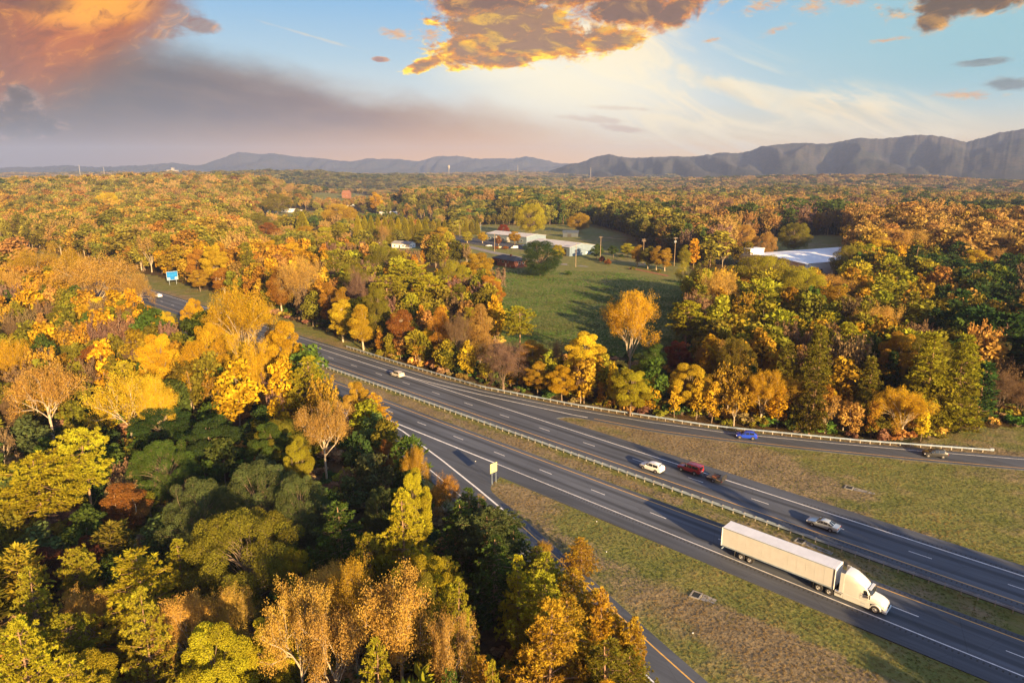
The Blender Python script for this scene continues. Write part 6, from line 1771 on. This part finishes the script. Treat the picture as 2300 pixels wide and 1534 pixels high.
    for m_ in (1, -1):
        MB().box(rx - .03, min(.60 * m_, .84 * m_) if kind != 'sedan' else min(.45 * m_, .78 * m_), zl - .22, rx + .10, max(.60 * m_, .84 * m_) if kind != 'sedan' else max(.45 * m_, .78 * m_), zl - .04, bevel=.015).build('tail_lamp', M['redlamp'], root)
        MB().box(fx - .32, min(.50 * m_, .80 * m_), st[-2][2] - .17, fx - .06, max(.50 * m_, .80 * m_), st[-2][2] - .03, bevel=.02).build('headlamp', M['lamp'], root)
        MB().box(.72, min(.90 * m_, 1.10 * m_), st[5][2] - .02, .92, max(.90 * m_, 1.10 * m_), st[5][2] + .15, bevel=.03).build('mirror', colour, root)
    MB().box(rx - .02, -.26, st[1][1] + .28, rx + .02, .26, st[1][1] + .40).build('number_plate', M['plate'], root)
    MB().box(rx - .06, -.78, st[1][1] - .02, rx + .12, .78, st[1][1] + .16, bevel=.03).build('rear_bumper', M['dark'] if kind != 'sedan' else colour, root)
    MB().box(fx - .10, -.45, st[-2][1] + .10, fx + .015, .45, st[-2][1] + .30, bevel=.02).build('grille', M['dark'], root)
    if kind in ('suv', 'offroad', 'hatch'):
        for m_ in (1, -1):
            MB().tube([(-1.6, .60 * m_, st[3][3] + .05), (-.6, .62 * m_, st[4][3] + .06), (.25, .60 * m_, st[5][3] + .05)], .022, 5).build('roof_rail', M['dark'], root)
    if sunroof: MB().box(-.35, -.38, st[4][3] + .01, .15, .38, st[4][3] + .035, bevel=.01).build('sunroof', G, root)
    for x in sh['wb']:
        for m_ in (1, -1):
            y = m_ * (sh['W'] - .09)
            ar = MB(); n = 14; rr = sh['wr'] * 1.16       # flat dark half disc in place of a hollow wheel arch
            for j in range(n):
                a, b = math.pi * j / n - .1, math.pi * (j + 1) / n - .1
                for r0, r1 in ((0, rr),):
                    ar.poly([(x, m_ * (sh['W'] * 1.008), sh['wr']), (x + rr * math.cos(a), m_ * sh['W'] * 1.008, sh['wr'] + rr * math.sin(a)), (x + rr * math.cos(b), m_ * sh['W'] * 1.008, sh['wr'] + rr * math.sin(b))])
            ar.build('wheel_arch', M['dark'], root)
            wheel(root, x, m_ * (sh['W'] - .085), sh['wr'], .23)
    return root
BACK = ROAD_ANG + math.pi
car('sedan', 'silver blue saloon car in shade, far carriageway beside the truck', 45.4, 14.7, BACK, paint('silver', (.42, .47, .50), .3, .3), sunroof=True)
car('suv', 'white sport utility car in the inner far lane, left of the red one', 14.1, 14.4, BACK, paint('white', (.74, .76, .78), .28), 'car')
car('offroad', 'dark red off road car towing a small trailer', 19.8, 18.6, BACK, paint('red', (.30, .015, .02), .3), 'car')
car('suv', 'pale gold silver car alone on the far carriageway near the guardrail', -69.7, 18.35, BACK, paint('champagne', (.62, .58, .50), .3, .2), 'car')
car('suv', 'white car far away on the highway below the blue road sign', -246, 19.4, BACK, paint('white', (.74, .76, .78), .28), 'car')
car('hatch', 'bright blue small car on the curving ramp', 19.9, 41.9, BACK + math.atan(.54), paint('blue', (.012, .05, .50), .28), 'car')
car('hatch', 'dark grey small car on the ramp near the right edge', 51.2, 58.4, BACK + math.atan(.60), paint('graphite', (.03, .032, .037), .3, .0), 'car')
for x, y, kd, a, lb in ((1098, 554, 'sedan', 170, 'white car parked on the warehouse lot beside the tall pole'), (1156, 559, 'van', 175, 'white van parked in front of the two warehouses'), (1177, 554, 'suv', 180, 'white car parked right of the white van'), (1186, 553, 'sedan', 180, 'pale car parked last beside the second warehouse')):
    g = at(x, y); car(kd, lb, 0, 0, R(a), paint('white', (.74, .76, .78), .28), 'van' if kd == 'van' else 'car', 'van' if kd == 'van' else 'car', 'vehicles parked at the warehouses', .062, g)

# small open trailer behind the red car
tp = W(25.0, 18.55)
tr = empty('utility_trailer', (*tp, ROAD_Z + .004), BACK, 'small dark open trailer with a raised tail ramp behind the red car', 'trailer', 'vehicles on the highway')
MB().box(-1.5, -.85, .52, 1.5, .85, .60).build('deck', M['wood'], tr)
fm = MB().box(-1.55, -.92, .42, -1.45, .92, .52).box(1.45, -.92, .42, 1.55, .92, .52).box(-1.55, .86, .40, 1.55, .94, .52).box(-1.55, -.94, .40, 1.55, -.86, .52)
fm.tube([(1.5, .7, .47), (2.7, 0, .47)], .05, 6).tube([(1.5, -.7, .47), (2.7, 0, .47)], .05, 6); fm.build('frame', M['dark'], tr)
rl = MB()
for y in (-.9, .9):
    rl.tube([(-1.5, y, .95), (1.5, y, .95)], .03, 5)
    for x in (-1.5, -.5, .5, 1.5): rl.tube([(x, y, .5), (x, y, .95)], .025, 5)
rl.build('side_rail', M['dark'], tr)
gt = MB().box(-1.64, -.88, .55, -1.58, .88, 1.55)
for z in (.8, 1.05, 1.3): gt.box(-1.67, -.88, z, -1.641, .88, z + .05)
gt.build('tail_ramp', M['rubber'], tr)
MB().box(-.55, -.6, .601, .6, .5, .95, bevel=.06).build('load', M['mulch'], tr)
for y in (-1.05, 1.05):
    MB().box(-.45, y - .14, .74, .45, y + .14, .78).build('mudguard', M['dark'], tr); wheel(tr, 0, y, .32, .2)
for y in (-.8, .8): MB().box(-1.585, y - .08, .45, -1.56, y + .08, .55).build('tail_lamp', M['redlamp'], tr)
MB().tube([(2.55, 0, 0), (2.55, 0, .5)], .04, 6).build('jockey_leg', M['steel'], tr)

# ------------------------------------------------------------------ the lorry: origin on the road under the front axle, x forward
tk0 = W(58.2, -1.95)
tk = empty('semi_truck', (*tk0, ROAD_Z + .004), ROAD_ANG, 'white long haul truck with a white box trailer on the near carriageway', 'truck', 'vehicles on the highway')
WHT, TW, RA = M['white'], M['trailer_white'], M['roof_alu']
M['cab_white'] = pmat('cab_paint', (.60, .63, .63), .25, coat=.7, noise=.02, nscale=.8)
CW_ = M['cab_white']
# trailer
x0, x1 = -21.1, -5.15; hw = 1.30
tb = MB().box(x0, -hw, 1.15, x1, hw, 4.08, bevel=.035).build('trailer_box', TW, tk)
rf = MB().box(x0 + .04, -hw + .05, 4.082, x1 - .04, hw - .05, 4.10)
for x in np.arange(x0 + .6, x1, .62): rf.box(x - .02, -hw + .06, 4.101, x + .02, hw - .06, 4.112)
rf.build('trailer_roof', RA, tb)
rl = MB()
for sd in (-1, 1):
    rl.box(x0, sd * hw + (.0 if sd > 0 else -.03), 3.98, x1, sd * hw + (.03 if sd > 0 else 0), 4.10)
    rl.box(x0, sd * hw + (.0 if sd > 0 else -.03), 1.12, x1, sd * hw + (.03 if sd > 0 else 0), 1.30)
rl.build('side_rail', M['steel'], tb)
sm = MB()
for sd in (-1, 1):
    for x in np.arange(x0 + 1.22, x1 - .3, 1.22): sm.box(x - .02, sd * hw + (.001 if sd > 0 else -.009), 1.31, x + .02, sd * hw + (.009 if sd > 0 else -.001), 3.97)
tag(sm.build('panel_seam', TW, tb), kind='stuff')
cp = MB()
for sd in (-1, 1):
    cp.box(x1 - .02, sd * hw - .09, 1.14, x1 + .05, sd * hw + .09, 4.09, bevel=.02); cp.box(x0 - .05, sd * hw - .07, 1.14, x0 + .03, sd * hw + .07, 4.09, bevel=.02)
cp.build('corner_post', WHT, tb)
for sd in (-1, 1):
    d = MB().box(x0 - .045, .02 if sd > 0 else -1.2, 1.25, x0 - .004, 1.2 if sd > 0 else -.02, 3.95); do = d.build('rear_door', TW, tb)
    MB().tube([(x0 - .07, sd * .35, 1.2), (x0 - .07, sd * .35, 3.95)], .022, 5).build('lock_bar', M['steel'], do)
MB().box(x0 - .05, -1.15, .48, x0 + .05, 1.15, .60).box(x0 - .04, -.7, .55, x0 + .04, -.6, 1.15).box(x0 - .04, .6, .55, x0 + .04, .7, 1.15).build('underride_guard', M['steel'], tk)
for sd in (-1, 1): MB().box(x0 - .06, sd * 1.0 - .12, 1.0, x0 - .01, sd * 1.0 + .12, 1.12).build('tail_lamp', M['redlamp'], tk)
uf_ = MB()
for y in (-.5, .5): uf_.box(x0 + .3, y - .06, .85, x0 + 5.2, y + .06, 1.14)
for x in np.arange(x0 + 1, x1, 1.0): uf_.box(x - .04, -1.2, 1.02, x + .04, 1.2, 1.13)
uf_.build('underframe', M['dark'], tk)
lg = MB()
for sd in (-1, 1): lg.box(-8.1, sd * .85 - .08, .35, -7.94, sd * .85 + .08, 1.14).box(-8.2, sd * .85 - .16, .31, -7.84, sd * .85 + .16, .36)
lg.build('landing_gear', M['dark'], tk)
sk = MB()
for sd in (-1, 1):
    for y in (-18.9, ): pass
    sk.box(-16.4, sd * 1.24 - .015, .75, -15.95, sd * 1.24 + .015, 1.12)
sk.build('mudflap_bracket', M['dark'], tk)
M['hub'] = pmat('truck_wheel', (.60, .61, .63), .35, .5)
def truck_wheel(x, y, r=.51, w=.30, dual=False):
    sd = 1 if y > 0 else -1
    key = ('t', dual)
    if key not in WH:
        t = MB(); n = 24; ww = w * (2.1 if dual else 1)
        pr = [(r * .58, -ww / 2), (r * .95, -ww / 2), (r, -ww * .42), (r, -.03), (r * .93, -.015), (r * .93, .015), (r, .03), (r, ww * .42), (r * .95, ww / 2), (r * .58, ww / 2)]
        for (r0, y0), (r1, y1) in zip(pr[:-1], pr[1:]):
            for j in range(n):
                a, b = 2 * math.pi * j / n, 2 * math.pi * (j + 1) / n
                t.poly([(r0 * math.cos(a), y0, r0 * math.sin(a)), (r0 * math.cos(b), y0, r0 * math.sin(b)), (r1 * math.cos(b), y1, r1 * math.sin(b)), (r1 * math.cos(a), y1, r1 * math.sin(a))])
        h = MB(); yo = ww / 2
        pr = [(r * .60, yo - .005), (r * .54, yo - .02), (r * .46, yo - (.12 if dual else .05)), (r * .30, yo - (.12 if dual else .03)), (r * .24, yo + .02), (.01, yo + .04)]
        for m_ in (1, -1):
            for (r0, y0), (r1, y1) in zip(pr[:-1], pr[1:]):
                for j in range(n):
                    a, b = 2 * math.pi * j / n, 2 * math.pi * (j + 1) / n
                    h.poly([(r0 * math.cos(a), y0 * m_, r0 * math.sin(a)), (r0 * math.cos(b), y0 * m_, r0 * math.sin(b)), (r1 * math.cos(b), y1 * m_, r1 * math.sin(b)), (r1 * math.cos(a), y1 * m_, r1 * math.sin(a))])
        WH[key] = (t.mesh('tyre', M['rubber'], True), h.mesh('rim', M['hub'], False))
    o = link('wheel', WH[key][0], tk, (x, y, r)); link('rim', WH[key][1], o)
for x in (-17.95, -16.65, -7.0, -5.62):
    for sd in (-1, 1): truck_wheel(x, sd * (1.29 - .315), dual=True)
    MB().cyl((x, 0, .51), 'y', .12, 1.6, 8).build('axle', M['dark'], tk)
for sd in (-1, 1):
    truck_wheel(0, sd * 1.10)
    MB().box(-19.0, sd * 1.0 - .28, .15, -18.97, sd * 1.0 + .28, .95).build('mudflap', M['rubber'], tk)
    MB().box(-8.05 + .3, sd * 1.0 - .28, .18, -7.72, sd * 1.0 + .28, .95).build('mudflap', M['rubber'], tk)
# tractor chassis
ch = MB()
for y in (-.43, .43): ch.box(-7.7, y - .05, .72, .9, y + .05, 1.0)
ch.box(-6.9, -.5, 1.0, -5.3, .5, 1.13).build('chassis', M['dark'], tk)
for sd in (-1, 1):
    MB().cyl((-4.55, sd * 1.0, .80), 'x', .30, .9, 14).build('air_tank', M['chrome'], tk)
# cab and sleeper: cross-sections along x
def loft(name, secs, mat, par, sharp=35):
    """secs: list of (x, [(y, z) ... half outline from the sill up to the middle])"""
    b = MB()
    for m_ in (1, -1):
        for (xa, a), (xb, c) in zip(secs[:-1], secs[1:]):
            for j in range(len(a) - 1):
                q = [(xa, a[j][0] * m_, a[j][1]), (xb, c[j][0] * m_, c[j][1]), (xb, c[j + 1][0] * m_, c[j + 1][1]), (xa, a[j + 1][0] * m_, a[j + 1][1])]
                b.poly(q if m_ < 0 else q[::-1])
    for x, a in (secs[0], secs[-1]):
        b.poly([(x, y, z) for y, z in a] + [(x, -y, z) for y, z in reversed(a) if y > 1e-6])
    me = b.mesh(name, mat, True)
    b2 = bmesh.new(); b2.from_mesh(me); bmesh.ops.remove_doubles(b2, verts=b2.verts, dist=.002); bmesh.ops.recalc_face_normals(b2, faces=b2.faces); b2.to_mesh(me); b2.free()
    me.polygons.foreach_set('use_smooth', [True] * len(me.polygons)); me.set_sharp_from_angle(angle=R(sharp))
    return link(name, me, par)
def cabsec(x, w, zb, zt, wt, z0=.95):
    return (x, [(w * .97, z0), (w, z0 + .25), (w, zb), (w * .5 + wt * .5, zb + (zt - zb) * .72), (wt, zt - .10), (wt * .72, zt - .01), (0, zt + .03)])
cab = loft('cab', [cabsec(-4.0, 1.22, 2.5, 3.02, 1.17), cabsec(-2.5, 1.22, 2.5, 3.02, 1.17), cabsec(-1.7, 1.18, 2.2, 2.98, 1.08), cabsec(-1.25, 1.12, 2.0, 2.80, .98), cabsec(-.72, 1.06, 1.86, 1.98, .95)], CW_, tk)
def fair(x, zt, w, wt): return (x, [(w, 2.6), (w, 3.0), (w * .98, zt - (zt - 2.6) * .28), (wt, zt - .07), (wt * .7, zt), (0, zt + .03)])
loft('roof_fairing', [fair(-3.98, 3.98, 1.235, 1.14), fair(-3.5, 3.96, 1.235, 1.12), fair(-3.0, 3.86, 1.225, 1.06), fair(-2.5, 3.66, 1.21, 1.0), fair(-2.0, 3.40, 1.16, .92), (-1.5, [(1.08, 2.72), (1.07, 2.8), (1.03, 2.88), (.9, 3.0), (.6, 3.06), (0, 3.08)])], CW_, tk)
for sd in (-1, 1):                                   # side extenders closing the gap to the trailer
    MB().box(-4.5, sd * 1.235 - .02, 1.1, -3.985, sd * 1.235 + .02, 3.92, bevel=.015).build('side_extender', CW_, tk)
def hood(x, w, zt, z0=.62): return (x, [(w * .96, z0), (w, z0 + .3), (w * .97, zt - .28), (w * .80, zt - .04), (w * .45, zt + .03), (0, zt + .05)])
loft('hood', [hood(-.98, 1.10, 1.96, 1.0), hood(-.60, 1.10, 1.88, 1.05), hood(-.1, 1.12, 1.78, 1.12), hood(.4, 1.10, 1.66, 1.05), hood(.85, 1.02, 1.48, .72), hood(1.12, .88, 1.24, .66), hood(1.22, .7, 1.05, .66)], CW_, tk)
for sd in (-1, 1):                                   # front wheel arches and bumper ends
    a = MB(); n = 14
    for j in range(n):
        t0, t1 = math.pi * j / n, math.pi * (j + 1) / n
        for r0, r1, y0, y1 in ((.56, .66, 1.235, 1.225), (.66, .72, 1.225, 1.10)):
            q = [(r0 * math.cos(t0), sd * y0, .51 + r0 * math.sin(t0)), (r0 * math.cos(t1), sd * y0, .51 + r0 * math.sin(t1)), (r1 * math.cos(t1), sd * y1, .51 + r1 * math.sin(t1)), (r1 * math.cos(t0), sd * y1, .51 + r1 * math.sin(t0))]
            a.poly(q)
    a.build('wheel_arch', CW_, tk)
    MB().box(-3.95, sd * 1.225 - .03, .32, -.68, sd * 1.225 + .03, 1.12, bevel=.025).build('side_skirt', CW_, tk)
    MB().box(-5.0, sd * 1.225 - .03, .34, -3.97, sd * 1.225 + .03, 1.0, bevel=.025).build('side_skirt', CW_, tk)
    for z in (.42, .78): MB().box(-1.7, sd * 1.24 - .05, z, -1.2, sd * 1.24 + .05, z + .05).build('step', M['steel'], tk)
    dr = MB().box(-1.98, sd * 1.195 - .012, 1.18, -.95, sd * 1.195 + .012, 1.95, bevel=.008).build('door', CW_, tk)
    MB().box(-1.9, sd * 1.215 - .01, 1.78, -1.72, sd * 1.215 + .01, 1.84).build('handle', M['dark'], dr)
    w_ = MB(); ys = 1.19
    q = [(-1.95, sd * 1.20, 2.05), (-1.02, sd * 1.125, 2.0), (-1.22, sd * 1.06, 2.55), (-1.90, sd * 1.15, 2.68)]
    w_.poly(q if sd > 0 else q[::-1]).poly([(x, y * .96, z) for x, y, z in (q[::-1] if sd > 0 else q)]); w_.build('side_window', M['glass'], tk)
    MB().box(-.82, min(1.22 * sd, 1.48 * sd), 1.75, -.70, max(1.22 * sd, 1.48 * sd), 2.35, bevel=.04).tube([(-.76, sd * 1.0, 2.0), (-.76, sd * 1.3, 2.1)], .025, 5).build('mirror', M['dark'], tk)
    MB().box(.62, min(.70 * sd, 1.02 * sd), 1.02, .98, max(.70 * sd, 1.02 * sd), 1.25, bevel=.05).build('headlamp', M['lamp'], tk)
    MB().tube([(-4.2, sd * .95, 1.0), (-4.2, sd * .95, 3.6)], .07, 8).build('exhaust_stack', M['chrome'], tk)
wsn = MB()
for sd in (0, 1):
    q = [(-1.22, 0, 2.80), (-.66, 0, 2.06), (-.70, .88, 2.03), (-1.20, .92, 2.72)]
    q = [(x + .06, y if sd else -y, z + .03) for x, y, z in q]
    wsn.poly(q if sd == 0 else q[::-1]); wsn.poly([(x - .04, y, z - .03) for x, y, z in (q[::-1] if sd == 0 else q)])
wsn.build('windscreen', M['glass'], tk)
MB().box(-1.15, -.95, 2.80, -.78, .95, 2.86, bevel=.02).build('sun_visor', M['cab_white'], tk)
MB().box(.92, -.55, .72, 1.25, .55, 1.12, bevel=.04).build('grille', M['dark'], tk)
MB().box(.75, -1.12, .34, 1.32, 1.12, .66, bevel=.08).build('bumper', CW_, tk)
for y in (-.75, -.3, 0, .3, .75): MB().box(-1.62, y - .06, 3.02, -1.50, y + .06, 3.09, bevel=.01).build('marker_lamp', M['amber'], tk)
# white lorry cab parked by the houses on the left
g = on_ground(676, 544)
lr = empty('lorry', g, R(-20), 'white lorry cab parked behind the orange yellow crowns on the left', 'truck')
MB().box(0, -1.2, 1.0, 2.2, 1.2, 3.4, bevel=.2).build('cab', M['white'], lr); MB().box(-.02, -1.05, 2.0, .004, 1.05, 2.9).build('windscreen', M['glass'], lr)
MB().box(2.22, -1.25, 1.1, 6.5, 1.25, 3.9, bevel=.05).build('box_body', M['bluewall'], lr); MB().box(.2, -1.0, .5, 6.4, 1.0, .98).build('chassis', M['dark'], lr)
MB().box(.5, -1.215, 2.0, 1.7, -1.202, 2.9).build('side_window', M['glass'], lr)
for x in (1.0, 5.2):
    for y in (-1.0, 1.0): wheel(lr, x, y, .5, .3)
